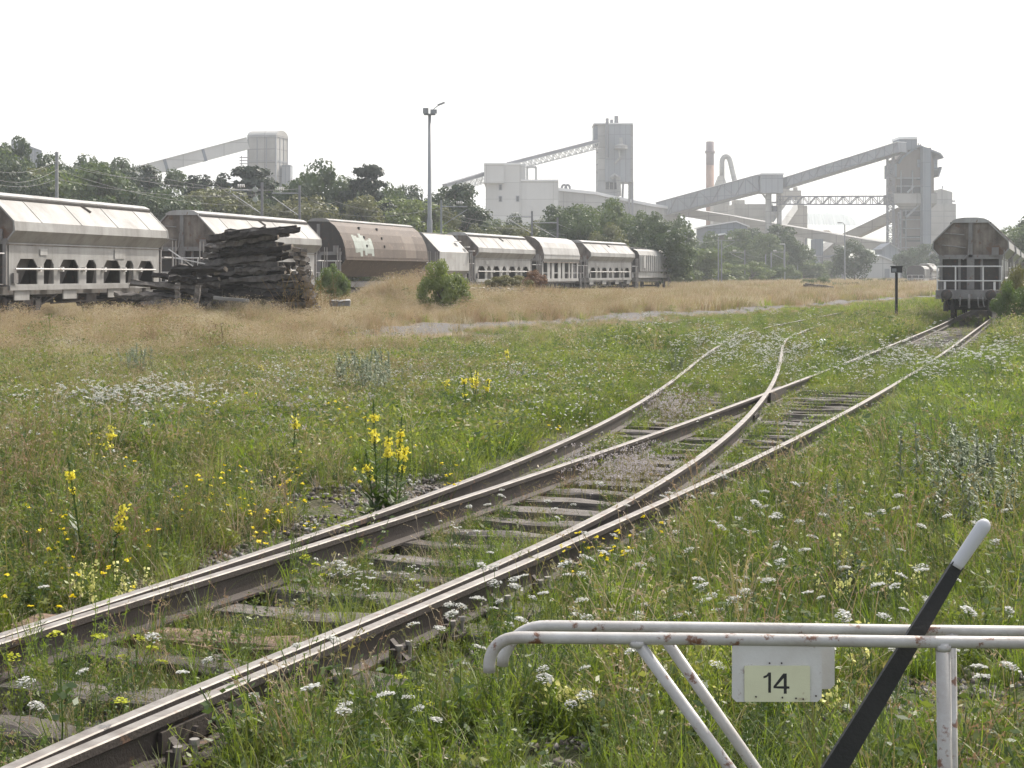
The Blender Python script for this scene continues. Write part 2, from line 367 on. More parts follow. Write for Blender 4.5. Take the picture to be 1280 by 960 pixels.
# sleepers
SLP = [worn('sleeper_wood_%s' % n, c, d, .8, 3, None, 0, .9, False, .5) for n, c, d in (('grey', (.185, .165, .145), (.07, .06, .05)), ('dark', (.11, .095, .08), (.05, .042, .034)), ('brown', (.27, .19, .13), (.15, .10, .07)))]
for m in SLP:      # grain along the timber
    nt = m.node_tree; p = nt.nodes['Principled BSDF']; tc = nt.nodes.new('ShaderNodeTexCoord')
    g = noise(nt, tc.outputs['Object'], 1.0, 6, .75, (1.5, 45, 25)); c0 = p.inputs['Base Color'].links[0].from_socket
    nt.links.new(mix(nt, 1.0, c0, ramp(nt, g, [(.35, .35), (.55, 1.0), (.7, 1.35)]), 'MULTIPLY'), p.inputs['Base Color'])
    b = nn(nt, 'ShaderNodeBump'); b.inputs['Strength'].default_value = .9; b.inputs['Distance'].default_value = .02
    nt.links.new(g, b.inputs['Height']); nt.links.new(b.outputs[0], p.inputs['Normal'])
def timber_mesh(L, W, H, seed, rough=.012, seg=10, endmi=0):
    r = random.Random(seed); mb = MB(); vs = []
    for i in range(seg + 1):
        x = -L / 2 + L * i / seg; k = .0
        for y, z in ((-W / 2, -H / 2), (-W / 2, H / 2 - .01), (-W / 2 + .02, H / 2), (W / 2 - .02, H / 2), (W / 2, H / 2 - .01), (W / 2, -H / 2)):
            e = (r.uniform(-.03, .03) if i in (0, seg) else 0)
            vs.append((x + e, y + r.gauss(0, rough), z + r.gauss(0, rough * .8)))
    fs = [(i * 6 + k, i * 6 + (k + 1) % 6, (i + 1) * 6 + (k + 1) % 6, (i + 1) * 6 + k) for i in range(seg) for k in range(6)]
    mb.add(vs, fs); mb.add(vs, [tuple(range(5, -1, -1)), tuple(seg * 6 + k for k in range(6))], endmi); return mb
sl_meshes = {}
y = 4.6; k = 0
SL_Y = []
while y < 58:
    x0 = min(fA(y), fLx(y)) if y < 34 else fLx(y); x1 = fR(y)
    W_ = (x1 - x0) * .93 + .66
    key = (round(W_ * 3) / 3, k % 3)
    if key not in sl_meshes: sl_meshes[key] = [timber_mesh(key[0], .25, .15, k + 5).mesh('sleeper', m) for m in SLP]
    sc = 0 if random.random() < .6 else 1
    brown = (8.4 < y < 8.96)
    me = sl_meshes[key][2 if brown else sc]
    o = link('sleeper', me); h = math.atan(.40 if y < 30 else .345)
    o.location = ((x0 + x1) / 2 - (.34 if brown else .08) + random.uniform(-.05, .05), y, float(railz(y)) - .172 - .074 - random.uniform(0, .01)); o.rotation_euler = (0, random.gauss(0, .006), -h + random.gauss(0, .02))
    tag(o, 'reddish brown newer sleeper under the turnout rails' if brown else 'weathered grey wooden sleeper lying across under the turnout rails', 'sleeper', None if brown else 'wooden sleepers under the turnout')
    SL_Y.append(y)
    if y < 16: 
        chair(float(fR(y)) + .035, y, float(railz(y)) - .172, -math.atan(.43))
    y += .56; k += 1
y = 35.0
while y < 56:
    o = link('sleeper', sl_meshes[min(sl_meshes, key=lambda q: abs(q[0] - 2.6))][0]); xc = (fA(y) + fC(y)) / 2
    o.location = (xc, y, float(railz(y)) - .25); o.rotation_euler = (0, 0, -.2)
    tag(o, 'wooden sleeper half buried in grass under the branch line', 'sleeper', 'sleepers of the branch line'); y += 1.24

# ---------------------------------------------------------------- hopper wagons
WH = worn('wagon_white_paint', (.34, .335, .32), (.17, .158, .142), .9, .55, None, 0, .6)
WH2 = worn('wagon_pale_paint', (.40, .395, .38), (.21, .195, .175), .8, .7, (.16, .09, .06), .0, .6)
GREYW = worn('wagon_grey_frame', (.22, .21, .20), (.10, .09, .08), .7, 1.2, (.14, .08, .055), .1, .7)
ENDB = worn('wagon_end_stained', (.25, .215, .18), (.055, .042, .033), 1.0, 1.0, (.12, .075, .052), .14, .8, True, .15, 0, 1.2)
BROWN = worn('wagon_brown_paint', (.118, .090, .070), (.072, .056, .046), .7, .8, (.28, .20, .14), .08, .7)
DARK = worn('wagon_dark_steel', (.055, .048, .043), (.025, .02, .018), .7, 2, (.09, .05, .035), .15, .8)
CHUTE = worn('wagon_chute', (.17, .16, .15), (.08, .07, .065), .8, 1.4, None, 0, .8)
PATCHW = worn('graffiti_pale_green', (.36, .40, .36), (.22, .22, .19), .8, 2); PATCHT = worn('primer_tan', (.17, .135, .105), (.12, .097, .078), .8, 2)
WHITE = worn('rail_white_paint', (.60, .59, .57), (.45, .40, .36), .5, 4, (.22, .10, .05), .0, .5)

def wheel_meshes():
    mb = MB(); 
    for s in (-1, 1):
        mb.tube([(0, s * .68, 0), (0, s * .71, 0), (0, s * .712, 0), (0, s * .82, 0)], [.46, .46, .43, .42], 20)
    mb.tube([(0, -.95, 0), (0, .95, 0)], .08, 8); return mb.mesh('wheelset', DARK, True)
WSET = wheel_meshes()
def bogie_frame_mesh():
    mb = MB()
    for s in (-1, 1):
        mb.bar((-1.25, s * 1.0, .62), (1.25, s * 1.0, .62), .14, .2)
        for x in (-.9, .9): mb.box((x, s * 1.03, .5), (.32, .2, .34)); mb.tube([(x - .3, s * 1.02, .42), (x - .3, s * 1.02, .78)], .07, 8); mb.tube([(x + .3, s * 1.02, .42), (x + .3, s * 1.02, .78)], .07, 8)
    mb.box((0, 0, .68), (.4, 2.0, .25)); return mb.mesh('bogie', DARK)
BOGF = bogie_frame_mesh()
def buffer_mesh():
    mb = MB(); mb.tube([(0, 0, 0), (.2, 0, 0), (.21, 0, 0), (.5, 0, 0), (.52, 0, 0), (.56, 0, 0)], [.13, .13, .08, .08, .23, .2], 14); return mb.mesh('buffer', DARK, True)
BUF = buffer_mesh()
def running_gear(root, L, Lb, bogies=True):
    """L: over the headstocks"""
    if bogies:
        for x in (-L / 2 + 2.6, L / 2 - 2.6):
            b = link('bogie', BOGF, root); b.location = (x, 0, 0)
            for dx in (-.9, .9): wsx = link('wheelset', WSET, b); wsx.location = (dx, 0, .46)
    else:
        for x in (-L / 2 + 1.8, L / 2 - 1.8): wsx = link('wheelset', WSET, root); wsx.location = (x, 0, .46)
    mb = MB()
    for s in (-1, 1): mb.bar((-L / 2, s * .9, 1.0), (L / 2, s * .9, 1.0), .12, .28); mb.box((s * (L / 2 - .08), 0, 1.05), (.16, 2.7, .36)); mb.box((s * (L / 2 - .7), 0, 1.22), (1.2, 2.4, .04))
    mb.obj('underframe', GREYW, root)
    for s in (-1, 1):
        for t in (-1, 1):
            b = link('buffer', BUF, root); b.location = (s * L / 2, t * .875, 1.05); b.rotation_euler = (0, 0, 0 if s > 0 else math.pi)
        mb = MB(); mb.tube([(s * L / 2, 0, 1.05), (s * (L / 2 + .22), 0, 1.05), (s * (L / 2 + .34), 0, .92), (s * (L / 2 + .3), 0, .72)], .035, 6); mb.tube([(s * (L / 2 + .2), 0, 1.05), (s * (L / 2 + .26), 0, .8), (s * (L / 2 + .18), 0, .5)], .05, 6)
        for t in (-.35, .35, -.55): mb.tube([(s * L / 2, t, .95), (s * (L / 2 + .15), t, .85), (s * (L / 2 + .12), t * 1.05, .6), (s * (L / 2 + .02), t * 1.1, .55)], .025, 6)
        mb.obj('coupling', GREYW, root)
        # end platform railing
        mb = MB(); x = s * (L / 2 - .06)
        for z in (2.22, 1.62): mb.tube([(x, -1.28, z), (x, 1.28, z)], .03, 6)
        for y_ in (-1.28, -.55, .55, 1.28): mb.tube([(x, y_, 1.2), (x, y_, 2.22)], .03, 6)
        for y_ in (-1.0, .98): mb.box((x, y_, 1.4), (.05, .09, .38))
        mb.tube([(x, 1.28, 2.22), (x - s * .9, 1.28, 2.22)], .025, 6); mb.tube([(x, -1.28, 2.22), (x - s * .9, -1.28, 2.22)], .025, 6)
        mb.obj('platform_railing', WHITE, root)
        mb = MB()
        for k in range(4): mb.bar((s * (L / 2 - .35), -1.38, .45 + .3 * k), (s * (L / 2 - .02), -1.38, .45 + .3 * k), .03)
        mb.bar((s * (L / 2 - .35), -1.38, .4), (s * (L / 2 - .35), -1.38, 2.9), .04); mb.bar((s * (L / 2 - .02), -1.38, .4), (s * (L / 2 - .02), -1.38, 2.9), .04)
        mb.obj('ladder', GREYW, root)
def sidewall(mb, L, y, z0, z1, zw0, zw1, wins, th=.05, cham=.26, mi=0):
    """side plate at lateral y with real chamfered openings wins=[(x0,x1)] between zw0..zw1"""
    yy = abs(y) - th / 2; s = 1 if y > 0 else -1; c = s * yy
    mb.box((0, c, (z1 + zw1) / 2), (L, th, z1 - zw1), None, mi); mb.box((0, c, (zw0 + z0) / 2), (L, th, zw0 - z0), None, mi)
    x = -L / 2
    for a, b in list(wins) + [(L / 2, None)]:
        mb.box(((x + a) / 2, c, (zw0 + zw1) / 2), (a - x, th, zw1 - zw0), None, mi)
        if b is None: break
        ch = min(cham, (b - a) * .25)
        for q, sg in ((a, 1), (b, -1)):
            for yf in (c - th / 2 + .002, c + th / 2 - .002):
                mb.add([(q, yf, zw1), (q + sg * ch, yf, zw1), (q, yf, zw1 - ch)], [(0, 1, 2)], mi)
        x = b
def end_detail(root, L, sgn, top, inset=0.0):
    mb = MB(); x = sgn * (L / 2 + .03)
    mb.bar((x, 0, 2.55), (x, 0, top - .05), .16, .06, 0, (1, 0, 0))
    mb.bar((x, 0, 1.25), (x, 0, 2.6), .3, .08, 0, (1, 0, 0))
    for y_ in (-1.2, 1.2): mb.bar((x, y_, 1.2), (x, y_, 2.7), .12, .1, 0, (1, 0, 0))
    for y_ in (-.45, .45): mb.bar((x - sgn * .1, y_, 1.2), (x - sgn * .1, y_, 2.6), .1, .08, 0, (1, 0, 0))
    mb.bar((x, -1.3, 2.62), (x, 1.3, 2.62), .06, .18)
    mb.tube([(x + sgn * .08, .25, 3.55), (x + sgn * .08, 1.05, 3.62)], .025, 6); mb.tube([(x + sgn * .08, .2, 3.0), (x + sgn * .08, 1.15, 3.12)], .025, 6)
    mb.box((x + sgn * .05, -1.0, 2.85), (.08, .28, .34))
    mb.tube([(x + sgn * .1, .05, 3.3), (x + sgn * .12, .1, 2.7), (x + sgn * .12, .3, 2.5)], .03, 6)
    mb.obj('end_frame', GREYW, root)
def facet_wagon(name, label, windows=True, body=WH, group=None):
    L, LU = 12.1, 14.5
    t = thing(name, label, 'hopper wagon', group=group)
    half = [(.72, 4.08), (1.52, 3.27), (1.55, 2.97), (1.22, 2.58)]
    prof = [(.66, 4.14)] + half; full = prof + [(-a, b) for a, b in prof[::-1]]
    mb = MB(); mb.prism(full, -L / 2, L / 2, 0, True, 1)
    for x in (-L / 2, L / 2):         # raised rim along the end edge
        s = 1 if x > 0 else -1
        for (a, b) in zip(full[:-1], full[1:]):
            if abs(a[0]) > .65 and (a[0] > 0) == (b[0] > 0): mb.bar((x + s * .02, a[0] * .995, a[1]), (x + s * .02, b[0] * .995, b[1]), .07, .05, 0)
    for s in (-1, 1):                 # welded stiffener line and lifting bar halfway along
        mb.bar((0, s * .78, 4.05), (.35, s * 1.05, 3.80), .06, .06, 1); mb.bar((-L / 2, s * 1.245, 2.52), (L / 2, s * 1.245, 2.52), .03, .03, 1)
    for x in (-4.2, -1.3, 1.6, 4.4):
        for s in (-1, 1): mb.bar((x, s * .745, 4.07), (x, s * 1.535, 3.27), .035, .012, 0)
    mb.obj('body', [body, ENDB], t)
    mb = MB(); cap = [(.74, 4.06), (.76, 4.14), (.55, 4.24), (.25, 4.28)]
    mb.prism(cap + [(-a, b) for a, b in cap[::-1]], -L / 2 - .06, L / 2 + .06); mb.bar((-L / 2, -.8, 4.05), (L / 2, -.8, 4.05), .05, .07, 1); mb.bar((-L / 2, .8, 4.05), (L / 2, .8, 4.05), .05, .07, 1)
    mb.obj('roof_hatch', [WH2, DARK], t)
    wins = [(-5.4, -4.0), (-3.55, -2.85), (-2.4, -1.0), (-.4, .4), (1.0, 2.4), (2.85, 3.55), (4.0, 5.4)]
    for s in (-1, 1):
        mb = MB(); sidewall(mb, 11.8, s * 1.24, 1.02, 2.58, 1.22, 2.06, wins, .05)
        mb.bar((-5.9, s * 1.26, 1.1), (5.9, s * 1.26, 1.1), .06, .16)
        for x in (-5.0, -1.6, 1.9, 5.2): mb.box((x, s * 1.2, .86), (1.0, .04, .34))
        mb.obj('side_plate', body, t)
        mb = MB(); mb.box((2.3, s * 1.268, 2.3), (.9, .006, .36)); mb.box((-3.6, s * 1.268, 2.3), (.5, .006, .22)); mb.box((-5.62, s * 1.30, 1.42), (.28, .09, .34), None, 1); mb.box((3.3, s * 1.30, 1.1), (.5, .02, .14), None, 1); mb.obj('data_panel', [WH2, GREYW], t)
        mb = MB(); mb.tube([(-1.6, s * .8, .72), (-.5, s * .8, .72)], .19, 10); mb.box((.5, s * .85, .68), (.8, .3, .34)); mb.bar((-2.6, s * 1.0, .55), (2.6, s * 1.0, .62), .05); mb.bar((-4.2, s * 1.05, .3), (-2.2, s * 1.05, .85), .05); mb.bar((4.2, s * 1.05, .3), (2.2, s * 1.05, .85), .05); mb.obj('brake_gear', DARK, t)
        mb = MB(); mb.tube([(-5.7, s * 1.36, 1.72), (5.3, s * 1.36, 1.72)], .035, 6)
        for x in (-4.0, -2.4, -.7, .9, 2.6, 4.0): mb.box((x, s * 1.31, 1.72), (.1, .14, .16))
        mb.obj('brake_pipe', WHITE, t)
    for x in (-4.7, -1.7, 1.7, 4.7):
        mb = MB(); a, b = .95, 1.12
        mb.add([(x - a, -b, 2.6), (x + a, -b, 2.6), (x + a, b, 2.6), (x - a, b, 2.6), (x - .35, -.55, .75), (x + .35, -.55, .75), (x + .35, .55, .75), (x - .35, .55, .75)],
               [(0, 1, 5, 4), (1, 2, 6, 5), (2, 3, 7, 6), (3, 0, 4, 7), (4, 5, 6, 7)]); mb.obj('discharge_chute', CHUTE, t)
    MB().box((0, 0, 1.9), (11.0, .06, 1.4)).box((-5.95, 0, 1.9), (.05, 2.3, 1.3)).box((5.95, 0, 1.9), (.05, 2.3, 1.3)).obj('inner_bulkhead', DARK, t)
    for s in (-1, 1): end_detail(t, L, s, 4.1)
    running_gear(t, LU, L); return t
def arched_wagon():
    L, LU = 8.6, 10.2; t = thing('arched_hopper_wagon', 'white wagon with rounded roof and tall dark slots in its side', 'hopper wagon', group='wagons of the long left train')
    half = [(.0, 4.34), (.4, 4.31), (.8, 4.17), (1.12, 3.9), (1.36, 3.5), (1.5, 3.02), (1.5, 2.68), (1.36, 2.45)]
    mb = MB(); mb.prism(half + [(-a, b) for a, b in half[:0:-1]], -L / 2, L / 2, 0, True, 1)
    for s in (-1, 1): mb.bar((-L / 2, s * 1.51, 2.98), (L / 2, s * 1.51, 2.98), .03, .07, 0); mb.bar((-L / 2, s * 1.44, 2.42), (L / 2, s * 1.44, 2.42), .06, .08, 1)
    mb.obj('body', [WH2, ENDB], t)
    wins = [(-4.0, -3.1), (-2.45, -2.1), (-1.5, -.6), (.05, .4), (1.0, 1.9), (2.3, 2.65), (3.1, 4.0)]
    for s in (-1, 1):
        mb = MB(); sidewall(mb, L, s * 1.35, .98, 2.45, 1.2, 2.38, wins, .05, .02); mb.bar((-L / 2, s * 1.37, 1.08), (L / 2, s * 1.37, 1.08), .05, .2)
        for x in (-3.55, -1.05, 1.45, 3.55): mb.bar((x - .45, s * 1.33, 1.62), (x + .45, s * 1.33, 1.62), .04, .06)
        mb.obj('side_plate', WH2, t)
    for x in (-2.2, 2.2):
        MB().add([(x - 2, -1.2, 2.5), (x + 2, -1.2, 2.5), (x + 2, 1.2, 2.5), (x - 2, 1.2, 2.5), (x - .5, -.5, .8), (x + .5, -.5, .8), (x + .5, .5, .8), (x - .5, .5, .8)], [(0, 1, 5, 4), (1, 2, 6, 5), (2, 3, 7, 6), (3, 0, 4, 7), (4, 5, 6, 7)]).obj('discharge_chute', DARK, t)
    for s in (-1, 1): end_detail(t, L, s, 4.1)
    running_gear(t, LU, L, False); return t
def brown_wagon():
    L, LU = 12.6, 14.2; t = thing('brown_hopper_wagon', 'rusty brown round backed wagon with pale green graffiti patch', 'hopper wagon', group='wagons of the long left train')
    half = [(.55, 4.30), (.9, 4.06), (1.17, 3.7), (1.36, 3.3), (1.48, 2.9), (1.52, 2.45), (1.50, 2.32), (1.05, 1.7), (.8, 1.4)]
    mb = MB(); mb.prism(half + [(-a, b) for a, b in half[::-1]], -L / 2, L / 2, 0, True, 1)
    for x in (-3.2, -.6): 
        for k, (a, b) in enumerate(((.98, 4.0), (1.27, 3.5), (1.44, 3.05))): mb.box((x, -a, b), (.14, .1, .14), None, 1)
    mb.bar((-L / 2, -1.53, 2.32), (L / 2, -1.53, 2.32), .05, .08, 0)
    body = mb.obj('body', [BROWN, DARK], t)
    cap = [(.57, 4.26), (.6, 4.34), (.4, 4.43), (.15, 4.46)]
    MB().prism(cap + [(-a, b) for a, b in cap[::-1]], -L / 2, L / 2).obj('roof_hatch', WH, t)
    def panel(x0, x1, i0, i1, m, name, off, jag=0):
        mb = MB(); n = 8; r = random.Random(3)
        pr = [half[i] for i in range(i0, i1 + 1)]
        for j in range(n):
            a = x0 + (x1 - x0) * j / n; b = x0 + (x1 - x0) * (j + 1) / n; ta = r.uniform(0, jag); tb = r.uniform(0, jag)
            pp = [tuple(lerp(np.array(pr[0]), np.array(pr[1]), ta))] + pr[1:-1] + [tuple(lerp(np.array(pr[-1]), np.array(pr[-2]), tb))]
            for (p, q) in zip(pp[:-1], pp[1:]):
                mb.add([(a, -p[0] - off, p[1] + off * .4), (b, -p[0] - off, p[1] + off * .4), (b, -q[0] - off, q[1] + off * .4), (a, -q[0] - off, q[1] + off * .4)], [(3, 2, 1, 0)])
        mb.obj(name, m, t)
    panel(-4.9, -2.3, 2, 5, PATCHW, 'graffiti_patch', .008, .9); panel(2.6, 4.3, 2, 5, PATCHT, 'primer_patch', .008)
    for s in (-1, 1): end_detail(t, L, s, 4.2)
    running_gear(t, LU, L); return t
def small_wagon():
    L, LU = 5.6, 7.0; t = thing('small_hopper_wagon', 'short white tent roofed wagon between the brown and the grey wagons', 'hopper wagon', group='wagons of the long left train')
    half = [(.32, 4.02), (1.42, 2.9), (1.44, 1.75), (.9, 1.2)]
    mb = MB(); mb.prism(half + [(-a, b) for a, b in half[::-1]], -L / 2, L / 2, 0, True, 1)
    mb.bar((-L / 2 - .03, -1.44, 2.88), (-L / 2 - .03, 1.44, 2.88), .08, .1, 1); mb.obj('body', [WH2, CHUTE], t)
    MB().box((0, 0, 4.05), (L, .5, .08)).obj('roof_hatch', WH, t)
    mb = MB()
    for x, z in ((1.6, 3.5), (2.3, 3.15), (2.6, 2.9)): mb.bar((x, -1.0 - (3.5 - z), z + .12), (x + .5, -1.0 - (3.5 - z), z + .12), .3, .04)
    mb.obj('step', WHITE, t); running_gear(t, LU, L, False); return t
def box_wagon(label, group):
    L, LU = 9.4, 10.6; t = thing('ribbed_bulk_wagon', label, 'bulk wagon', group=group)
    half = [(.0, 3.80), (.8, 3.76), (1.2, 3.58), (1.42, 3.2), (1.45, 1.75)]
    mb = MB(); mb.prism(half + [(-a, b) for a, b in half[:0:-1]], -L / 2, L / 2, 0, True, 1); mb.obj('body', [WH, DARK], t)
    mb = MB()
    for x in np.linspace(-4.4, 4.4, 15):
        for s in (-1, 1): mb.box((x, s * 1.47, 2.5), (.06, .06, 1.45))
    mb.box((-3.3, -1.49, 2.6), (.7, .05, 1.1), None, 1); mb.obj('side_ribs', [WH, WH2], t)
    mb = MB(); mb.box((0, 0, 3.9), (L - .4, .5, .06))
    for x in np.linspace(-4, 4, 9): mb.box((x, 0, 3.85), (.06, .9, .1))
    mb.obj('roof_walkway', GREYW, t)
    for s in (-1, 1): MB().box((0, s * 1.3, 1.45), (L, .06, .5)).box((0, s * 1.34, 1.74), (L, .04, .05), None, 1).obj('side_skirt', [WH2, DARK], t)
    running_gear(t, LU, L, False); return t
def place(root, y, xfun, zfun, off=0.0):
    y0, y1 = y - 4, y + 4; x0, x1 = float(xfun(y0)), float(xfun(y1)); dx, dy = x1 - x0, y1 - y0
    root.location = (float(xfun(y)), y, float(zfun(y))); root.rotation_euler = (0, 0, math.atan2(dy, dx)); return root
def zleft(y): return .35
LG = 'wagons of the long left train'
w1 = facet_wagon('faceted_hopper_wagon', 'white hopper wagon at the left edge with a row of arched openings in its side', group=LG)
place(w1, 58.0, train_x, zleft)
def wdup(root, y, label, group, xf=train_x, zf=zleft): return place(dup(root, (0, 0, 0), 0, label, group), y, xf, zf)
wdup(w1, 74.0, 'white hopper wagon partly hidden behind the pile of old timbers', LG)
wdup(w1, 42.2, 'hopper wagon cut by the left edge of the photo', LG)
place(brown_wagon(), 89.2, train_x, zleft)
place(small_wagon(), 100.2, train_x, zleft)
wdup(w1, 110.2, 'grey white wagon directly behind the small tent roofed wagon', LG)
place(arched_wagon(), 122.4, train_x, zleft)
wdup(w1, 134.4, 'grey white wagon just in front of the ribbed wagon at the train end', LG)
bw = box_wagon('grey ribbed bulk wagon at the far end of the long train', LG); place(bw, 146.2, train_x, zleft)
RG = 'wagons standing on the right hand track'
wdup(w1, 73.0, 'stained hopper wagon seen end on with white railing on its platform', RG, track_x, railz)
wdup(w1, 88.6, 'wagon coupled behind the end on hopper wagon at the right edge', RG, track_x, railz)
wdup(w1, 104.2, 'second wagon behind the end on hopper wagon at the right edge', RG, track_x, railz)
# short rake far off on a siding, left of the end-on wagon
def sid_x(Y): return 69.1 + (Y - 272) * .36
def zs(Y): return -.55
place(dup(bw, (0, 0, 0), 0, 'pale bulk wagon far off, leftmost of the distant rake', 'distant rake of wagons'), 272, sid_x, zs)
wdup(w1, 287, 'distant hopper wagon next to the pale bulk wagon far off', 'distant rake of wagons', sid_x, zs)
# rails of the wagon tracks
def trk(name, xf, zf, y0, y1, label):
    for s in (-1, 1):
        ys = np.arange(y0, y1, 3.0); pts = []
        for y in ys:
            d = (float(xf(y + 1)) - float(xf(y - 1))) / 2; n = 1 / math.hypot(1, d)
            pts.append(Vector((float(xf(y)) + s * .76 * n, y - s * .76 * d * n, float(zf(y)))))
        tag(MB().sweep(RP, pts, 0, 1, (11, 12, 13)).obj('rail', [RUSTY, RTOP]), ('left' if s < 0 else 'right') + ' ' + label, 'rail')
trk('rail', train_x, zleft, 30, 200, 'rail under the long left train')
trk('rail', sid_x, zs, 255, 330, 'rail under the distant rake')
# ---------------------------------------------------------------- cement plant
CONC = worn('concrete_pale', (.37, .365, .35), (.20, .19, .175), .9, .08, None, 0, .9, True, .05, panels=(6, 3.2, 0.1))
CONCB = worn('concrete_warm', (.34, .315, .27), (.23, .205, .17), .7, .08, None, 0, .9, True, .05, panels=(5, 2.6, 0.1))
PANEL = worn('cladding_grey', (.25, .265, .285), (.16, .17, .185), .6, .06, (.28, .22, .17), .0, .7, True, 0, panels=(1.6, 7, 0.08))
PANELB = worn('cladding_blue_grey', (.17, .195, .225), (.11, .125, .145), .6, .06, None, .0, .7, True, 0, panels=(1.4, 6, 0.08))
STEEL = worn('steel_grey', (.17, .17, .18), (.11, .105, .105), .6, .15, None, 0, .7, False, 0)
PLASTER = worn('plaster_white', (.50, .50, .485), (.36, .355, .34), .5, .07, None, 0, .9, True, 0, panels=(9, 4.5, 0.07))
ROOFL = plain('roof_light_sheet', (.60, .60, .60), .5)
DUSTB = worn('dusty_brown_panel', (.17, .145, .12), (.09, .078, .068), .7, .1, None, 0, .9, True, 0)
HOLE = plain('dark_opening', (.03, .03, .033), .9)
STACKM = worn('stack_brick_orange', (.29, .165, .105), (.18, .11, .08), .8, .12, None, 0, .9, True, 0)
STACKD = plain('stack_dark_top', (.14, .10, .10), .8)
GZF = -.5
def px(v, Y): return v * Y / F
def zz(y, Y): return CZ - (y - HZ) * Y / F
def xx(x, Y): return (x - 640) * Y / F
class Site:
    """builder in photo columns/rows at a given distance: everything becomes a real box at its real place"""
    def __init__(s, name, label, cat, x, Y, group=None):
        s.o = thing(name, label, cat, (xx(x, Y), Y, GZF), 0, group); s.Y = Y
    def L(s, p): return Vector(p) - Vector(s.o.location)
    def mk(s, mb, name, mat, smooth=False):
        mb.v = [tuple(Vector(v) - Vector(s.o.location)) for v in mb.v]; return mb.obj(name, mat, s.o, smooth)
    def bx(s, mb, x0, x1, y0, y1, d, dy=0.0, mi=0):
        Y = s.Y + dy; z0 = zz(y1, Y) if y1 is not None else GZF; z1 = zz(y0, Y)
        a, b = xx(x0, Y), xx(x1, Y)
        mb.box(((a + b) / 2, Y + d / 2, (z0 + z1) / 2), (b - a, d, z1 - z0), None, mi); return mb
def rbox(mb, x0, x1, ytop, ybot, Y, w_frac, depth, yaw, mi=0, ):
    """box turned about the vertical; near edge silhouette spans photo columns x0..x1"""
    a, b = xx(x0, Y), xx(x1, Y); c = (a + b) / 2
    wd = ((b - a) - depth * abs(math.sin(yaw))) / math.cos(yaw)
    z0 = GZF if ybot is None else zz(ybot, Y); z1 = zz(ytop, Y)
    rot = Matrix.Rotation(yaw, 3, 'Z'); mb.box((c, Y + depth / 2, (z0 + z1) / 2), (wd, depth, z1 - z0), rot, mi)
    return c, wd, z0, z1, rot

# left tower with barrel roof, and its gallery
Y = 380
s = Site('barrel_roof_tower', 'pale concrete tower with a barrel roof rising behind the left trees', 'tower', 331, Y)
mb = MB(); c, wd, z0, z1, rot = rbox(mb, 309, 355, 171, None, Y, 1, 7.0, R(-15)); s.mk(mb, 'wall', CONC)
mb = MB(); n = 12; vs = []
for sx in (-1, 1):
    for k in range(n + 1):
        a = math.pi * k / n; vs.append(rot @ Vector((sx * (wd / 2 + .15), math.cos(a) * 3.65, math.sin(a) * 1.7)) + Vector((c, Y + 3.5, z1)))
fs = [(k, k + 1, k + n + 2, k + n + 1) for k in range(n)] + [tuple(range(n, -1, -1)), tuple(range(n + 1, 2 * n + 2))]
mb.add(vs, fs); s.mk(mb, 'barrel_roof', CONC, False)
mb = MB()
for k in range(5):
    z = lerp(z0 + 12, z1, k / 4.0); mb.box((c, Y + 3.5, z), (wd + .25, 7.25, .18), rot)
for k in (-1, -.33, .33, 1): mb.box(Vector((c, Y + 3.5, (z0 + z1) / 2)) + rot @ Vector((k * wd / 2, -3.52, 0)), (.22, .2, z1 - z0), rot); mb.box(Vector((c, Y + 3.5, (z0 + z1) / 2)) + rot @ Vector((wd / 2 + .02, k * 3.4, 0)), (.2, .22, z1 - z0), rot)
s.mk(mb, 'frame_bands', PANEL)
mb = MB(); s.bx(mb, 352, 363, 206, 232, 4, 1); s.mk(mb, 'annex', PANEL)
mb = MB()
for yy_ in (196, 200, 204): mb.box((xx(301, Y) + 1, Y + 2, zz(yy_, Y)), (3.2, 1, .15))
mb.bar((xx(300, Y), Y + 2, zz(207, Y)), (xx(300, Y), Y + 2, zz(194, Y)), .15); s.mk(mb, 'landing', STEEL)
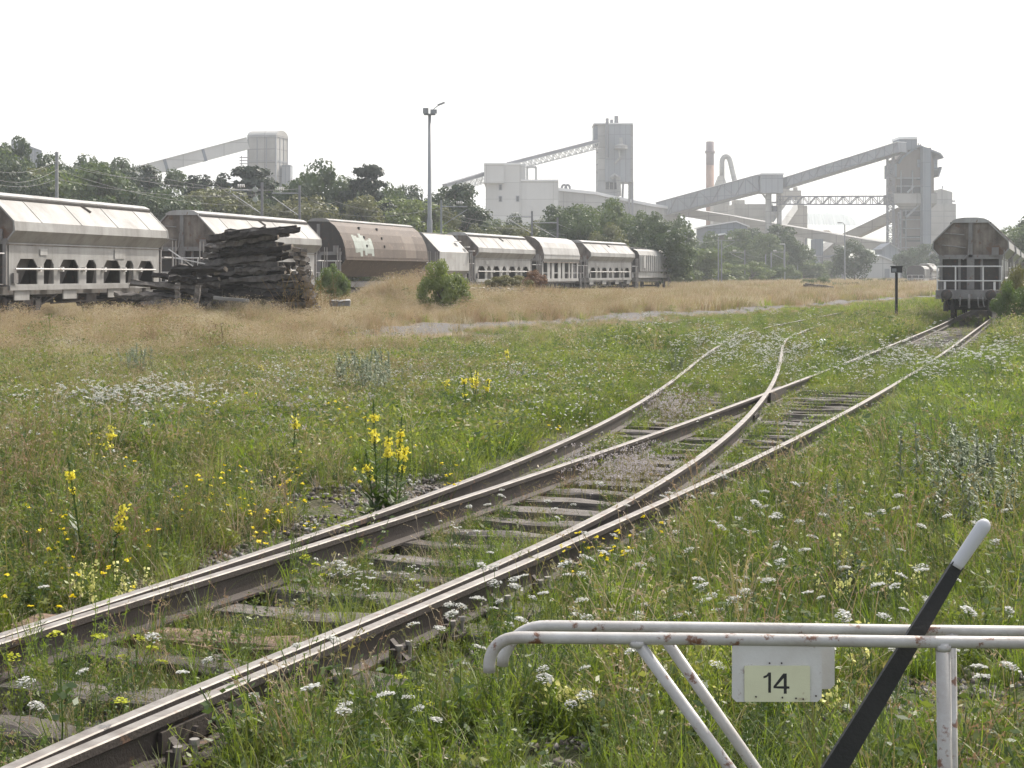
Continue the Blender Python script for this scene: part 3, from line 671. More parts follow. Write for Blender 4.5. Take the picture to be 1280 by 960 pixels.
def gallery(name, label, A, B, w, h, mat, bands=(), truss=False, roof=None, legs=(), cat='conveyor gallery', trussmat=None, under=0):
    A = Vector(A); B = Vector(B); t = thing(name, label, cat, (A + B) / 2)
    q = lambda p: Vector(p) - (A + B) / 2
    d = (B - A); L = d.length; u = d.normalized(); side = u.cross(Vector((0, 0, 1))).normalized(); up = side.cross(u)
    MB().bar(q(A), q(B), w, h).obj('casing', mat, t)
    if roof: MB().bar(q(A + up * (h / 2 + .06)), q(B + up * (h / 2 + .06)), w + .4, .12).obj('roof', roof, t)
    if bands:
        mb = MB()
        for f in bands: p = A + d * f; mb.bar(q(p - u * .35), q(p + u * .35), w + .2, h + .2)
        mb.obj('joint_band', PANELB, t)
    if truss or under:
        mb = MB(); n = max(4, int(L / (h * 1.1))); z0, z1 = (-h / 2, h / 2) if truss else (-h / 2 - under, -h / 2)
        for sg in (-1, 1):
            o = side * sg * (w / 2 + .06); th = max(.16, h * .06)
            mb.bar(q(A + o + up * z0), q(B + o + up * z0), th); mb.bar(q(A + o + up * z1), q(B + o + up * z1), th)
            for k in range(n):
                p0 = A + d * (k / n); p1 = A + d * ((k + 1) / n)
                mb.bar(q(p0 + o + up * (z0 if k % 2 else z1)), q(p1 + o + up * (z1 if k % 2 else z0)), th * .8)
                if under: mb.bar(q(p0 + o + up * z0), q(p0 + o + up * z1), th * .6)
        mb.obj('truss', trussmat or STEEL, t)
    for f, w_ in legs:
        p = A + d * f; mb = MB()
        for sg in (-1, 1): mb.bar(q(p + side * sg * w_ / 2 - up * h / 2), q((p + side * sg * w_ * .8).xy.to_3d() + Vector((0, 0, GZF))), .35)
        mb.obj('trestle', STEEL, t)
    return t
gallery('conveyor_gallery', 'pale enclosed conveyor gallery climbing to the barrel roof tower', at(150, 222, 372), at(309, 179.5, 382), 2.6, 2.8, PLASTER, (.35, .65), roof=ROOFL)
MB_ = MB(); s2 = Site('storage_shed', 'hazy grey roof slope peeping between the leftmost trees', 'shed', 34, 330)
MB_.add([at(14, 174, 330), at(52, 188, 330), at(52, 250, 330), at(14, 250, 330), at(14, 174, 345), at(52, 188, 345), at(52, 250, 345), at(14, 250, 345)], [(0, 3, 2, 1), (0, 1, 5, 4), (1, 2, 6, 5), (4, 5, 6, 7), (0, 4, 7, 3)]); s2.mk(MB_, 'wall', PANEL)

# white stepped building
Y = 430
s = Site('white_process_building', 'white stepped industrial building with three small windows', 'building', 650, Y)
mb = MB(); s.bx(mb, 607, 651, 205, None, 18, 1.5); s.bx(mb, 651.1, 698, 226, None, 17, 2.0); s.bx(mb, 651.2, 657, 205, 226, 14, 4); s.mk(mb, 'wall', PLASTER)
mb = MB(); s.bx(mb, 605, 630, 205.5, 229, 18, 0); s.mk(mb, 'upper_bay', PLASTER)
for wx, wy in ((625.5, 234.2), (625.5, 248.6), (647, 248.4)):
    f = MB(); s.bx(f, wx - 2.2, wx + 2.2, wy - 3.9, wy + 3.9, .3, 1.3); fo = s.mk(f, 'window', PANEL)
    g = MB(); s.bx(g, wx - 1.4, wx + 1.4, wy - 3.0, wy + 3.0, .1, 1.2); g.v = [tuple(Vector(v) - Vector(s.o.location)) for v in g.v]; g.obj('pane', HOLE, fo)
mb = MB()
for x in (659, 670): mb.bar(at(x, 226, Y + 6), at(x, 209, Y + 6), .6)
mb.bar(at(659, 209, Y + 6), at(670.5, 209, Y + 6), .6); mb.bar(at(664, 209, Y + 6), at(664, 200, Y + 6), .3); s.mk(mb, 'roof_frame', PLASTER)
mb = MB(); mb.bar(at(605, 204.6, Y), at(651, 204.6, Y), .6, .4); mb.bar(at(651, 225.4, Y + 2), at(698, 225.4, Y + 2), .6, .4); s.mk(mb, 'parapet', ROOFL)
# long sloping hall going right and down behind the trees
s = Site('sloping_hall', 'long pale hall with a sloping roof running down from the white building', 'building', 760, 440)
mb = MB(); P0 = [(697, 237, 445), (745, 242, 450), (780, 250, 456), (815, 257, 462), (850, 262, 468)]
vs = []
for x, y, Yq in P0: vs += [at(x, y, Yq), Vector((xx(x, Yq), Yq, GZF)), at(x, y - 1, Yq + 14), Vector((xx(x, Yq), Yq + 14, GZF))]
fs = []
for i in range(4): a = i * 4; b = a + 4; fs += [(a, a + 1, b + 1, b), (a, b, b + 2, a + 2), (a + 2, b + 2, b + 3, a + 3)]
mb.add(vs, fs); mb.add(vs[:4], [(0, 2, 3, 1)]); s.mk(mb, 'wall', CONC)
mb = MB()
for i in range(4): mb.bar(at(P0[i][0], P0[i][1] - .6, P0[i][2] - .3), at(P0[i + 1][0], P0[i + 1][1] - .6, P0[i + 1][2] - .3), .5, .8)
s.mk(mb, 'roof_edge', ROOFL)
mb = MB()
for x in (705, 709.5): 
    mb.tube([at(x + 3 * math.cos(a), 236 - 5 * math.sin(a), 447) for a in np.linspace(0, math.pi, 7)], .35, 6)
s.mk(mb, 'vent_pipe', STEEL)

# thin conveyors left of the second tower
gallery('belt_conveyor', 'thin dark belt conveyor running between the white building and the concrete tower', at(636, 204.5, 440), at(746, 176.5, 455), 2.0, .9, STEEL, under=1.7, trussmat=PLASTER)
gallery('belt_conveyor', 'lower stretch of belt conveyor left of the white building', at(556, 232, 425), at(606, 217, 434), 2.0, .9, STEEL, under=1.9, trussmat=PLASTER, legs=((.35, 2),))

# concrete tower with hanging machinery
Y = 455
s = Site('mill_tower', 'tall grey concrete tower with pipes and legs above the middle trees', 'tower', 768, Y)
mb = MB(); s.bx(mb, 747.5, 757, 154, None, 12, .4); s.bx(mb, 757, 774, 200, None, 11, .8); s.mk(mb, 'wall', CONC)
mb = MB(); s.bx(mb, 756.5, 791, 155, 227.5, 11, 0); s.mk(mb, 'cladding', PANEL)
mb = MB(); s.bx(mb, 742.5, 748, 157.5, 182, 9, 1); s.mk(mb, 'side_bay', PANELB)
mb = MB(); s.bx(mb, 742, 791.5, 153.6, 155.2, 12.5, -.3); s.mk(mb, 'roof', ROOFL)
mb = MB(); s.bx(mb, 788.5, 791.6, 156, 228, 11.2, -.15)
s.mk(mb, 'corner_strip', CONC)
mb = MB()
for x, dy in ((786.5, 1), (790.5, 1), (788, 9), (779, 1)): mb.bar(at(x, 227, Y + dy), at(x - (3 if x == 779 else 0), 300, Y + dy), .55)
s.mk(mb, 'leg', STEEL)
mb = MB(); mb.tube([at(759, 148, Y - 1), at(759, 197, Y - 1)], .45, 8); mb.tube([at(764.5, 149.5, Y + 3), at(764.5, 156, Y + 3)], .45, 8); mb.tube([at(770.5, 145, Y + 2), at(770.5, 156, Y + 2)], .6, 8); s.mk(mb, 'pipe', STEEL)
mb = MB(); mb.tube([at(776, 172, Y - 1.5), at(776, 180, Y - 1.5), at(776, 182, Y - 1.5), at(776, 186, Y - 1.5)], [.5, .6, 1.9, 2.0], 10); mb.tube([at(774, 188, Y - 1), at(775, 197, Y - 1), at(768, 204, Y - 1)], .35, 6); mb.tube([at(764, 223, Y - 1), at(768, 219, Y - 1), at(773, 222, Y - 1), at(774, 245, Y - 1)], .7, 6)
s.mk(mb, 'cyclone', CONC)
mb = MB()
for x in (757, 762.5, 768): s.bx(mb, x, x + 4, 228, 236.5, .3, .5)
s.mk(mb, 'window', HOLE)
mb = MB()
for y in (190, 205, 215): s.bx(mb, 745.8, 748, y, y + 1, 3, .5)
s.mk(mb, 'landing', STEEL)

# chimney
Y = 560
t = thing('chimney_stack', 'tall chimney with orange brown stains and a dark top', 'chimney', (xx(887.5, Y), Y, GZF))
h = zz(177, Y) - GZF
r0 = 1.42
MB().tube([(0, 0, 0), (0, 0, h * .83)], [r0 * 1.04, r0], 20).obj('shaft', STACKM, t, True)
MB().tube([(0, 0, h * .83), (0, 0, h)], [r0, r0 * .97], 20).tube([(0, 0, h * .915), (0, 0, h * .935)], 1.72, 20).obj('top_section', STACKD, t, True)
# preheater duct, bent like a hook
Y = 540
s = Site('duct_tower', 'beige tower with a great hooked duct bending over its top', 'tower', 905, Y)
mb = MB(); s.bx(mb, 892, 912, 236, None, 9, 0); s.bx(mb, 919, 931, 250, None, 9, 2)
a, b = at(894.5, 236, Y), at(910, 236, Y); c_, d_ = at(899.5, 219, Y), at(906, 219, Y)
mb.add([a, b, b + Vector((0, 8, 0)), a + Vector((0, 8, 0)), c_ + Vector((0, 2, 0)), d_ + Vector((0, 2, 0)), d_ + Vector((0, 5, 0)), c_ + Vector((0, 5, 0))], [(0, 1, 5, 4), (1, 2, 6, 5), (2, 3, 7, 6), (3, 0, 4, 7), (4, 5, 6, 7)])
s.mk(mb, 'wall', CONCB)
pts = [at(902.5, 222, Y + 3), at(902.5, 205, Y + 3)] + [at(907.5 - 5 * math.cos(q), 203 - 7.5 * math.sin(q), Y + 3) for q in np.linspace(.2, math.pi - .5, 8)] + [at(913, 203, Y + 3), at(918.5, 227, Y + 3), at(921, 240, Y + 3)]
mb = MB().tube(pts, .88, 12); s.mk(mb, 'hooked_duct', CONC, True)
mb = MB().tube([at(921, 258, Y), at(917, 262, Y), at(916, 272, Y)], .6, 8); s.mk(mb, 'small_pipe', STEEL)
# silo block
Y = 520
s = Site('silo_block', 'beige block of concrete silos behind the conveyor box', 'silos', 955, Y)
mb = MB(); s.bx(mb, 917.5, 966, 255, None, 16, 0); s.mk(mb, 'wall', CONCB)
mb = MB()
for x in np.linspace(922, 963, 8): s.bx(mb, x - .3, x + .3, 256, None, .4, -.4)
s.mk(mb, 'pilaster', CONCB)
mb = MB(); s.bx(mb, 979, 1001.5, 238, None, 14, -12); s.bx(mb, 981, 1005, 256, None, 14, -16); s.bx(mb, 1005.2, 1009.3, 257, None, 13, -15.5); s.bx(mb, 982, 987, 222, 240, 8, -8); s.bx(mb, 994, 997, 234, 239, 4, -8); s.mk(mb, 'silo_wall', CONCB)
mb = MB(); s.bx(mb, 962, 975, 262, None, 6, 2); s.mk(mb, 'stair_tower', CONC)
# large galleries with transfer house
Y = 430
s = Site('transfer_house', 'grey clad box house joining the two big conveyor galleries', 'transfer house', 965, Y)
mb = MB(); s.bx(mb, 952.5, 979, 218.5, 241, 7, 0); s.mk(mb, 'wall', PANEL)
mb = MB(); s.bx(mb, 951.5, 980, 216.3, 218.3, 7.6, -.3); s.mk(mb, 'roof', ROOFL)
mb = MB(); s.bx(mb, 958.5, 964.5, 241, None, 2.5, 2); s.bx(mb, 973, 977, 241, None, 2.5, 2); s.bx(mb, 964.5, 973, 252, 254, 2, 2.2); s.bx(mb, 964.5, 973, 266, 268, 2, 2.2)
mb.bar(at(952.5, 241, Y + 3), at(959, 250, Y + 3), .5); s.mk(mb, 'pylon', CONC)
mb = MB(); s.bx(mb, 966, 971.5, 257, 264, 2.2, 1.6); s.mk(mb, 'motor', HOLE)
gallery('conveyor_gallery', 'broad lower conveyor gallery rising out of the trees to the box house', at(826, 262.5, 470), at(953, 228.7, 434), 3.2, 4.3, PANEL, truss=True, roof=ROOFL, trussmat=STEEL)
gallery('conveyor_gallery', 'upper conveyor gallery rising from the box house to the right tower', at(978, 230.5, 434), at(1128, 184, 396), 2.8, 2.5, PANEL, truss=True, roof=ROOFL, trussmat=STEEL)
mb = MB().bar(at(1006, 222, 433), at(1015, 219, 432), 1.0); 
# inclined chute
gallery('discharge_chute', 'bright steep enclosed chute dropping from the silos', at(992, 256, 495), at(970, 287, 470), 2.4, 3.0, PLASTER, cat='chute')
# lattice bridge and mast
def lattice(name, label, A, B, w, h, n, th, cat, mat=STEEL, updir=None):
    A = Vector(A); B = Vector(B); t = thing(name, label, cat, A); d = B - A; u = d.normalized()
    side = u.cross(Vector((0, 0, 1)) if updir is None else Vector(updir)).normalized(); up = side.cross(u); mb = MB(); mc = MB()
    cs = [side * a * w / 2 + up * b * h / 2 for a, b in ((-1, -1), (1, -1), (1, 1), (-1, 1))]
    for c in cs: mc.bar(c, d + c, th)
    for k in range(n):
        p0, p1 = d * (k / n), d * ((k + 1) / n)
        for a, b in ((0, 1), (1, 2), (2, 3), (3, 0)):
            mb.bar(p0 + cs[a if k % 2 else b], p1 + cs[b if k % 2 else a], th * .6); mb.bar(p0 + cs[a], p0 + cs[b], th * .6)
    mc.obj('chord', mat, t); mb.obj('lattice', mat, t); return t
lattice('lattice_bridge', 'long horizontal lattice bridge leading to the right tower', at(975, 250.5, 432), at(1112, 250.5, 402), 2.0, 2.1, 16, .3, 'bridge')
lattice('lattice_mast', 'slender lattice mast standing left of the right tower', (xx(1113, 400), 400, GZF), at(1113, 181, 400), 1.5, 1.5, 26, .26, 'mast', updir=(0, 1, 0))
MB_ = None
# right tower
Y = 400
s = Site('loading_tower', 'tall brownish open framed tower with a blue grey lift shaft', 'tower', 1145, Y)
mb = MB(); a = [at(1121, 205, Y), at(1121, 199, Y), at(1142, 184, Y), at(1165, 193, Y), at(1167.5, 205, Y)]
lo = [at(1121, 243, Y), at(1167.5, 243, Y)]
front = [lo[0], a[0], a[1], a[2], a[3], a[4], lo[1]]; back = [p + Vector((0, 10, 0)) for p in front]; n = 7
mb.add(front + back, [tuple(range(n))[::-1], tuple(range(n, 2 * n))] + [(k, (k + 1) % n, (k + 1) % n + n, k + n) for k in range(n)])
s.mk(mb, 'wall', DUSTB)
mb = MB()
for (p, q) in (((1117.3, 206), (1121.5, 199)), ((1121.5, 199), (1142, 184)), ((1142, 184), (1168, 194)), ((1168, 194), (1172, 199.5))):
    A_, B_ = at(*p, Y + 4.5), at(*q, Y + 4.5); mb.bar(A_, B_, 11, .4)
s.bx(mb, 1117, 1121, 204, 221, 10, 0); s.bx(mb, 1167.6, 1172, 199, 211, 10, 0); mb.bar(at(1171, 210, Y + 5), at(1167, 222, Y + 5), 9, .4)
s.mk(mb, 'eave', PANELB)
mb = MB(); s.bx(mb, 1124, 1146.5, 174, 187, 7, -1); s.mk(mb, 'head_house', PANELB)
mb = MB(); s.bx(mb, 1123.5, 1147, 171, 173.8, 7.6, -1.3); s.mk(mb, 'head_roof', ROOFL)
mb = MB(); s.bx(mb, 1154, 1164, 184.5, None, 3, -3.2); s.mk(mb, 'lift_shaft', PANELB)
mb = MB(); s.bx(mb, 1117.5, 1171.5, 241.5, 254, 11.5, -1); 
for (x0, x1, x2, x3) in ((1117.5, 1171.5, 1127, 1163),):
    A_ = [at(x0, 254, Y - 1), at(x1, 254, Y - 1), at(x1, 254, Y + 10.5), at(x0, 254, Y + 10.5), at(x2, 262, Y + 1), at(x3, 262, Y + 1), at(x3, 262, Y + 9), at(x2, 262, Y + 9)]
    mb.add(A_, [(0, 1, 5, 4), (1, 2, 6, 5), (2, 3, 7, 6), (3, 0, 4, 7), (4, 5, 6, 7)])
s.mk(mb, 'hopper_skirt', CONC)
mb = MB(); s.bx(mb, 1125.5, 1153, 260, None, 8.5, 1.2); s.mk(mb, 'lower_wall', DUSTB)
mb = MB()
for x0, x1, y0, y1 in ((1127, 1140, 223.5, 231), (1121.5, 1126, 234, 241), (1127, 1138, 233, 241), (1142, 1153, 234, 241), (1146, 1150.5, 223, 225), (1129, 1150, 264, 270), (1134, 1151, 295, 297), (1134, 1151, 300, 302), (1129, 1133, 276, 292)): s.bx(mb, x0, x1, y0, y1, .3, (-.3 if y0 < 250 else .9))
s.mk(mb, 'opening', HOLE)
mb = MB()
for y in (222, 232, 242): s.bx(mb, 1121, 1153.5, y, y + 1.1, .6, -.5)
for x in (1126, 1140.5): s.bx(mb, x, x + 1, 213, 242, .5, -.5)
for y in (263, 274, 285, 296.5, 309): s.bx(mb, 1125, 1153.5, y, y + 1, .5, .6)
for x in (1125.3, 1132, 1152): s.bx(mb, x, x + 1.2, 262, None, .5, .6)
mb.bar(at(1132, 272, Y), at(1150, 255, Y), .9, .4); mb.bar(at(1134, 241, Y - .8), at(1142, 233, Y - .8), .4)
s.mk(mb, 'steel_frame', PANEL)
mb = MB(); s.bx(mb, 1147, 1153, 199.5, 209, .4, -.4); s.mk(mb, 'window', PANELB)
mb = MB()
for k in range(9): s.bx(mb, 1122.5, 1126.5, 268 + k * 6, 269 + k * 6, 2, -1)
mb.bar(at(1123, 265, Y - 1), at(1123, 325, Y - 1), .25); mb.bar(at(1126.5, 265, Y - 1), at(1126.5, 325, Y - 1), .25); s.mk(mb, 'stairs', STEEL)
mb = MB(); mb.tube([at(1148, 184, Y + 3), at(1148, 179, Y + 3)], .15, 5); mb.tube([at(1151, 184, Y + 3), at(1151, 180, Y + 3)], .15, 5); s.bx(mb, 1147, 1152, 182, 183, 2, 2); s.mk(mb, 'roof_railing', STEEL)
# pale silo right of it
Y = 430
s = Site('pale_silo', 'pale concrete silo right behind the brownish tower', 'silo', 1180, Y)
mb = MB(); s.bx(mb, 1160, 1195, 254.5, None, 12, 0); s.mk(mb, 'wall', CONC)
mb = MB(); p = [at(1171, 255, Y + 2), at(1171, 237.5, Y + 2), at(1176, 236, Y + 2), at(1190.5, 240, Y + 2), at(1190.5, 255, Y + 2)]
q_ = [v + Vector((0, 8, 0)) for v in p]; mb.add(p + q_, [(4, 3, 2, 1, 0), (5, 6, 7, 8, 9)] + [(k, (k + 1) % 5, (k + 1) % 5 + 5, k + 5) for k in range(5)]); s.mk(mb, 'head_house', CONC)
mb = MB(); s.bx(mb, 1190.5, 1194.5, 250.5, 252, 4, 2); mb.tube([at(1178, 236, Y + 4), at(1178, 232, Y + 4)], .2, 5); s.bx(mb, 1160, 1195.3, 270, 270.6, 12.2, -.1); s.mk(mb, 'ledge', PANEL)
# inclined gallery behind the mast and long pipe gallery
gallery('conveyor_gallery', 'beige inclined gallery rising to the right behind the lattice mast', at(1050, 302, 440), at(1128, 265, 420), 2.2, 2.3, CONCB, roof=CONC)
gallery('pipe_conveyor', 'long pale tube gallery running low across the whole plant', at(846, 264, 470), at(925, 276.5, 450), 2.6, 2.3, CONCB, roof=CONC, cat='pipe gallery')
gallery('pipe_conveyor', 'right stretch of the long pale tube gallery ending at the small grey house', at(924, 276.8, 450), at(1112, 310, 405), 2.6, 2.3, CONCB, roof=CONC, legs=((.5, 3), (.83, 3)), cat='pipe gallery')
gallery('pipe_bridge', 'low grey pipe rack between the shed and the far trees', at(985, 322, 400), at(1060, 320, 395), 2, .6, STEEL, legs=((.2, 2), (.55, 2), (.9, 2)), cat='pipe rack')
# sheds
def gable(name, label, x0, x1, yt, ye, Y, d, wall, roof, apex=.5, extra=None):
    s = Site(name, label, 'shed', (x0 + x1) / 2, Y); mb = MB()
    ap = lerp(x0, x1, apex); p = [Vector((xx(x0, Y), Y, GZF)), at(x0, ye, Y), at(ap, yt, Y), at(x1, ye, Y), Vector((xx(x1, Y), Y, GZF))]
    q = [v + Vector((0, d, 0)) for v in p]; mb.add(p + q, [(4, 3, 2, 1, 0), (5, 6, 7, 8, 9), (0, 1, 6, 5), (3, 4, 9, 8)]); s.mk(mb, 'wall', wall)
    mb = MB(); e = Vector((0, -.4, 0)); D = Vector((0, d + .4, 0))
    for a, b in ((p[1], p[2]), (p[2], p[3])):
        u = (b - a).normalized() * .5; a2, b2 = (a - u, b) if a is p[1] else (a, b + u); th = Vector((0, 0, .25))
        vs = [a2 + e, b2 + e, b2 + D, a2 + D]; vs += [v + th for v in vs]; mb.add(vs, [(0, 1, 5, 4), (1, 2, 6, 5), (2, 3, 7, 6), (3, 0, 4, 7), (4, 5, 6, 7), (0, 3, 2, 1)])
    s.mk(mb, 'roof', roof); return s
gable('dark_shed', 'dark blue grey shed with a pale roof edge below the big gallery', 884, 934, 277.5, 283, 340, 20, PANELB, ROOFL, .72)
gable('small_shed', 'small brown shed with a white roof among the trees', 893, 911, 293, 296, 300, 10, DUSTB, ROOFL, .7)
s = gable('grey_gable_house', 'small grey gabled house at the foot of the lattice mast', 1103, 1122, 305, 311, 385, 8, PANELB, PANEL, .45)
s = gable('white_gable_shed', 'low pale gabled shed left of the black sign post', 1082, 1125, 320, 330.5, 330, 14, PLASTER, ROOFL, .4)
mb = MB(); s.bx(mb, 1106, 1112, 336, None, .2, -.15); s.mk(mb, 'door', PANEL)
s = Site('water_tank', 'small domed tank on a low dark block beyond the pipe gallery', 'tank', 1032, 420)
mb = MB(); s.bx(mb, 1018, 1029, 299, None, 5, 0); s.mk(mb, 'base', PANELB)
mb = MB(); mb.tube([at(1033, 296, 425), at(1033, 291, 425), at(1033, 288, 425)], [1.6, 1.6, .7], 10); s.mk(mb, 'dome', DUSTB)
gable('quarry_heap_hall', 'low pale tent shaped hall under the tube gallery', 1026, 1060, 301, 318, 430, 14, CONC, CONC, .6)

# ---------------------------------------------------------------- masts, wires, lamps
GALV = worn('galvanised_steel', (.22, .23, .235), (.14, .14, .14), .5, 2, None, 0, .5, False, 0)
Y = 125.0
t = thing('floodlight_mast', 'tall steel mast with floodlight box and lamp arm above the wagons', 'light mast', (xx(537, Y), Y, .1))
H = zz(143, Y) - .1
MB().tube([(0, 0, 0), (0, 0, H * .42), (0, 0, H * .43), (0, 0, H)], [.26, .22, .17, .12], 10).obj('pole', GALV, t, True)
MB().box((0, 0, H), (.9, .7, .08)).box((-.3, -.05, H + .28), (.42, .5, .4)).box((.32, -.05, H + .22), (.5, .4, .3)).obj('floodlight', GALV, t)
MB().tube([(.1, 0, H), (.35, 0, H + .45), (.75, 0, H + .75)], .04, 6).box((.9, 0, H + .82), (.6, .28, .12), Matrix.Rotation(R(-22), 3, 'Y')).obj('lamp_arm', GALV, t)
def cpole(x, yt, yb, Y, label, name='catenary_pole', arm=0, group='poles along the railway'):
    t = thing(name, label, 'pole', (xx(x, Y), Y, float(gz(xx(x, Y), Y)) if Y < 200 else .0), 0, group)
    z = zz(yt, Y) - t.location.z; mb = MB(); mb.box((0, 0, z / 2), (.17, .17, z)); mb.obj('post', GALV if arm >= 0 else STEEL, t)
    if arm: 
        mb = MB(); mb.tube([(0, 0, z * .93), (arm * 2.2, 0, z * .93)], .05, 5); mb.tube([(0, 0, z * .72), (arm * 2.2, 0, z * .9)], .04, 5); mb.obj('arm', GALV, t)
        mb = MB(); 
        for k in range(4): mb.tube([(arm * (1.3 + .14 * k), 0, z * .97), (arm * (1.36 + .14 * k), 0, z * .97)], .13, 7)
        mb.obj('insulator', WHITE, t)
    return t
cpole(71, 190, 0, 100, 'dark pole with a flat cap between the leftmost trees', arm=0)
cpole(327.5, 228, 0, 118, 'pale post with two round lamps and white insulators above the timber pile', arm=-1)
cpole(374.5, 232, 0, 128, 'thin pole with a crossarm in front of the tall round tree', arm=-1)
cpole(551.5, 250, 0, 135, 'dark post with a small bracket right of the tall light mast', arm=1)
cpole(665, 264, 0, 150, 'thin pole before the trees left of the dark round tree', arm=-1)
cpole(697, 272, 0, 150, 'sturdy dark post below the dark round tree with a lamp bracket', arm=-1)
cpole(748, 283, 0, 170, 'thin pole above the arched roof wagon', arm=0)
cpole(787, 282, 0, 180, 'thin pole above the ribbed wagon', arm=-1)
cpole(851.5, 287, 0, 190, 'sturdy dark pole right of the train end, nearer of a pair', arm=-1)
cpole(856.5, 290, 0, 195, 'thin dark pole right of the train end, farther of a pair')
cpole(898, 296, 0, 215, 'thin pole left of the brown shed', arm=1)
cpole(902, 300, 0, 200, 'dark pole in front of the brown shed')
for k, (x, yt, Y) in enumerate(((931, 312, 240), (957, 318, 255), (964, 316, 262), (980, 312, 270), (997, 320, 290), (1013, 315, 310), (1028, 318, 320), (1040, 318, 330))):
    cpole(x, yt, 0, Y, 'thin distant pole in the row before the far trees', arm=(-1 if k % 3 == 0 else 0), group='distant row of thin poles')
for k, (x, yy_) in enumerate(((0, 0), (0, -1.7))):
    pass
t = thing('signal_lamps', 'pair of round greenish lamps hanging left of the pale post', 'lamps', at(319, 237, 118))
for z in (0, -.72): MB().tube([(0, -.1, z), (0, .12, z)], .2, 10).obj('lamp', PATCHW, t)
MB().bar((0, .05, .3), (0, .05, -1.0), .05).bar((0, .05, 0), (.5, .05, 0), .04).obj('bracket', GALV, t)
def wire(pts, sag, label, r=.010):
    P = [Vector(p) for p in pts]; out = []
    for a, b in zip(P[:-1], P[1:]):
        for k in range(9): f = k / 8; out.append(a.lerp(b, f) - Vector((0, 0, sag * 4 * f * (1 - f))))
    o = MB().tube([p - P[0] for p in out], r, 4, caps=False).obj('overhead_wire', WIREM); o.location = P[0]
    tag(o, label, 'wire', 'overhead wires')
WIREM = plain('aluminium_wire', (.20, .20, .20), .7)
WL = 'grey overhead wire hanging between the poles before the left trees'
for (a, b, c, sg) in (((-30, 206, 90), (71, 201, 100), (327, 236, 118), .6), ((-30, 222, 90), (71, 224, 100), (327, 243, 118), .5), ((-30, 214, 88), (71, 212, 98), (327, 256, 118), .7), ((60, 199, 99), (200, 222, 108), (374, 236, 128), .4), ((327, 243, 118), (374, 256, 128), (551, 258, 135), .9), ((374, 237, 128), (420, 252, 131), (551, 262, 135), .6), ((551, 262, 135), (665, 272, 150), (697, 284, 150), .7), ((697, 280, 150), (787, 288, 180), (851, 292, 190), .7), ((551, 268, 135), (665, 284, 150), (748, 290, 170), .5), ((851, 292, 190), (898, 300, 215), (957, 322, 255), .6)):
    wire([at(*a), at(*b), at(*c)], sg, WL)
t = wire([at(270, 230, 112), at(319, 263, 118)], .1, WL, .025)
# distant street lamp
Y = 240
t = thing('street_lamp', 'slim street lamp with one arm in front of the round far tree', 'street lamp', (xx(1056, Y), Y, 0))
H = zz(281, Y)
MB().tube([(0, 0, 0), (0, 0, H)], [.13, .09], 8).obj('pole', GALV, t)
MB().tube([(0, 0, H), (-.3, 0, H + .3), (-.5, 0, H + .3)], .05, 6).box((-.75, 0, H + .3), (.7, .3, .14)).obj('lamp_head', GALV, t)
t = thing('street_lamp', 'slim street lamp with white lamp before the middle trees', 'street lamp', (xx(981, 260), 260, 0)); H = zz(305, 260)
MB().tube([(0, 0, 0), (0, 0, H)], .1, 8).obj('pole', GALV, t); MB().box((-.4, 0, H), (.8, .3, .14)).obj('lamp_head', WHITE, t)

# ---------------------------------------------------------------- sign post, log pile, lever frame and small things
BLACK = worn('black_paint', (.012, .012, .013), (.035, .032, .03), .5, 6, None, 0, .6, False, .2)
Y = 72.0; gx = xx(1120.5, Y)
t = thing('sign_post', 'black post carrying a small dark board beside the right hand track', 'sign post', (gx, Y, float(gz(gx, Y))))
z = zz(341, Y) - t.location.z
MB().box((0, 0, z / 2), (.11, .09, z)).obj('post', BLACK, t)
MB().box((0, -.05, z + .14), (.50, .05, .27)).box((0, -.05, z + .29), (.56, .09, .04)).box((-.12, -.08, z + .12), (.2, .01, .15), None, 1).obj('board', [BLACK, GALV], t)
t = thing('white_lamp_globe', 'small white plastic globe lying in the grass between the tracks', 'globe', (0, 0, 0))
p = onz(1028, 441, -.05); t.location = (p.x, p.y, float(gz(p.x, p.y)) + .30); t.rotation_euler = (.3, .2, 0)
MB().tube([(0, 0, -.22), (0, 0, -.12), (0, 0, 0), (0, 0, .09), (0, 0, .14), (0, 0, .16)], [.05, .085, .12, .11, .07, .01], 14).obj('globe', plain('white_plastic', (.8, .8, .78), .35), t, True)
MB().tube([(-.09, 0, .05), (-.16, 0, .07)], .015, 6).obj('cap', WHITE, t)

# pile of old sleepers: every timber is its own object
PILE = []; PEND = worn('timber_cut_end', (.20, .165, .13), (.08, .065, .05), .8, 8, None, 0, .9, False, .5)
for nm_, c_, d_ in (('pile_wood_black', (.040, .033, .028), (.014, .011, .010)), ('pile_wood_grey', (.16, .145, .13), (.035, .029, .025))):
    m_ = worn(nm_, c_, d_, .9, 5, None, 0, .95, False, .9); PILE.append(m_)
TM = [timber_mesh(2.6, .25, .15, 50 + k, .030, 12, 1).mesh('old_timber', [PILE[(0, 1, 1, 0, 0, 1)[k]], PEND]) for k in range(6)]
TM2 = [timber_mesh(1.5, .24, .15, 70 + k, .03, 7, 1).mesh('old_timber', [PILE[k % 2], PEND]) for k in range(3)]
TG = 'old timbers stacked in the big pile'
rr = random.Random(12); PY = 55.0; base = float(gz(xx(290, PY), PY))
def tim(x, y, Yq, ry, rz, me, label='dark weathered timber in the big pile', name='old_timber'):
    o = link(name, me); o.location = at(x, y, Yq); o.rotation_euler = (rr.gauss(0, .12), ry, rz); tag(o, label, 'timber', TG); return o
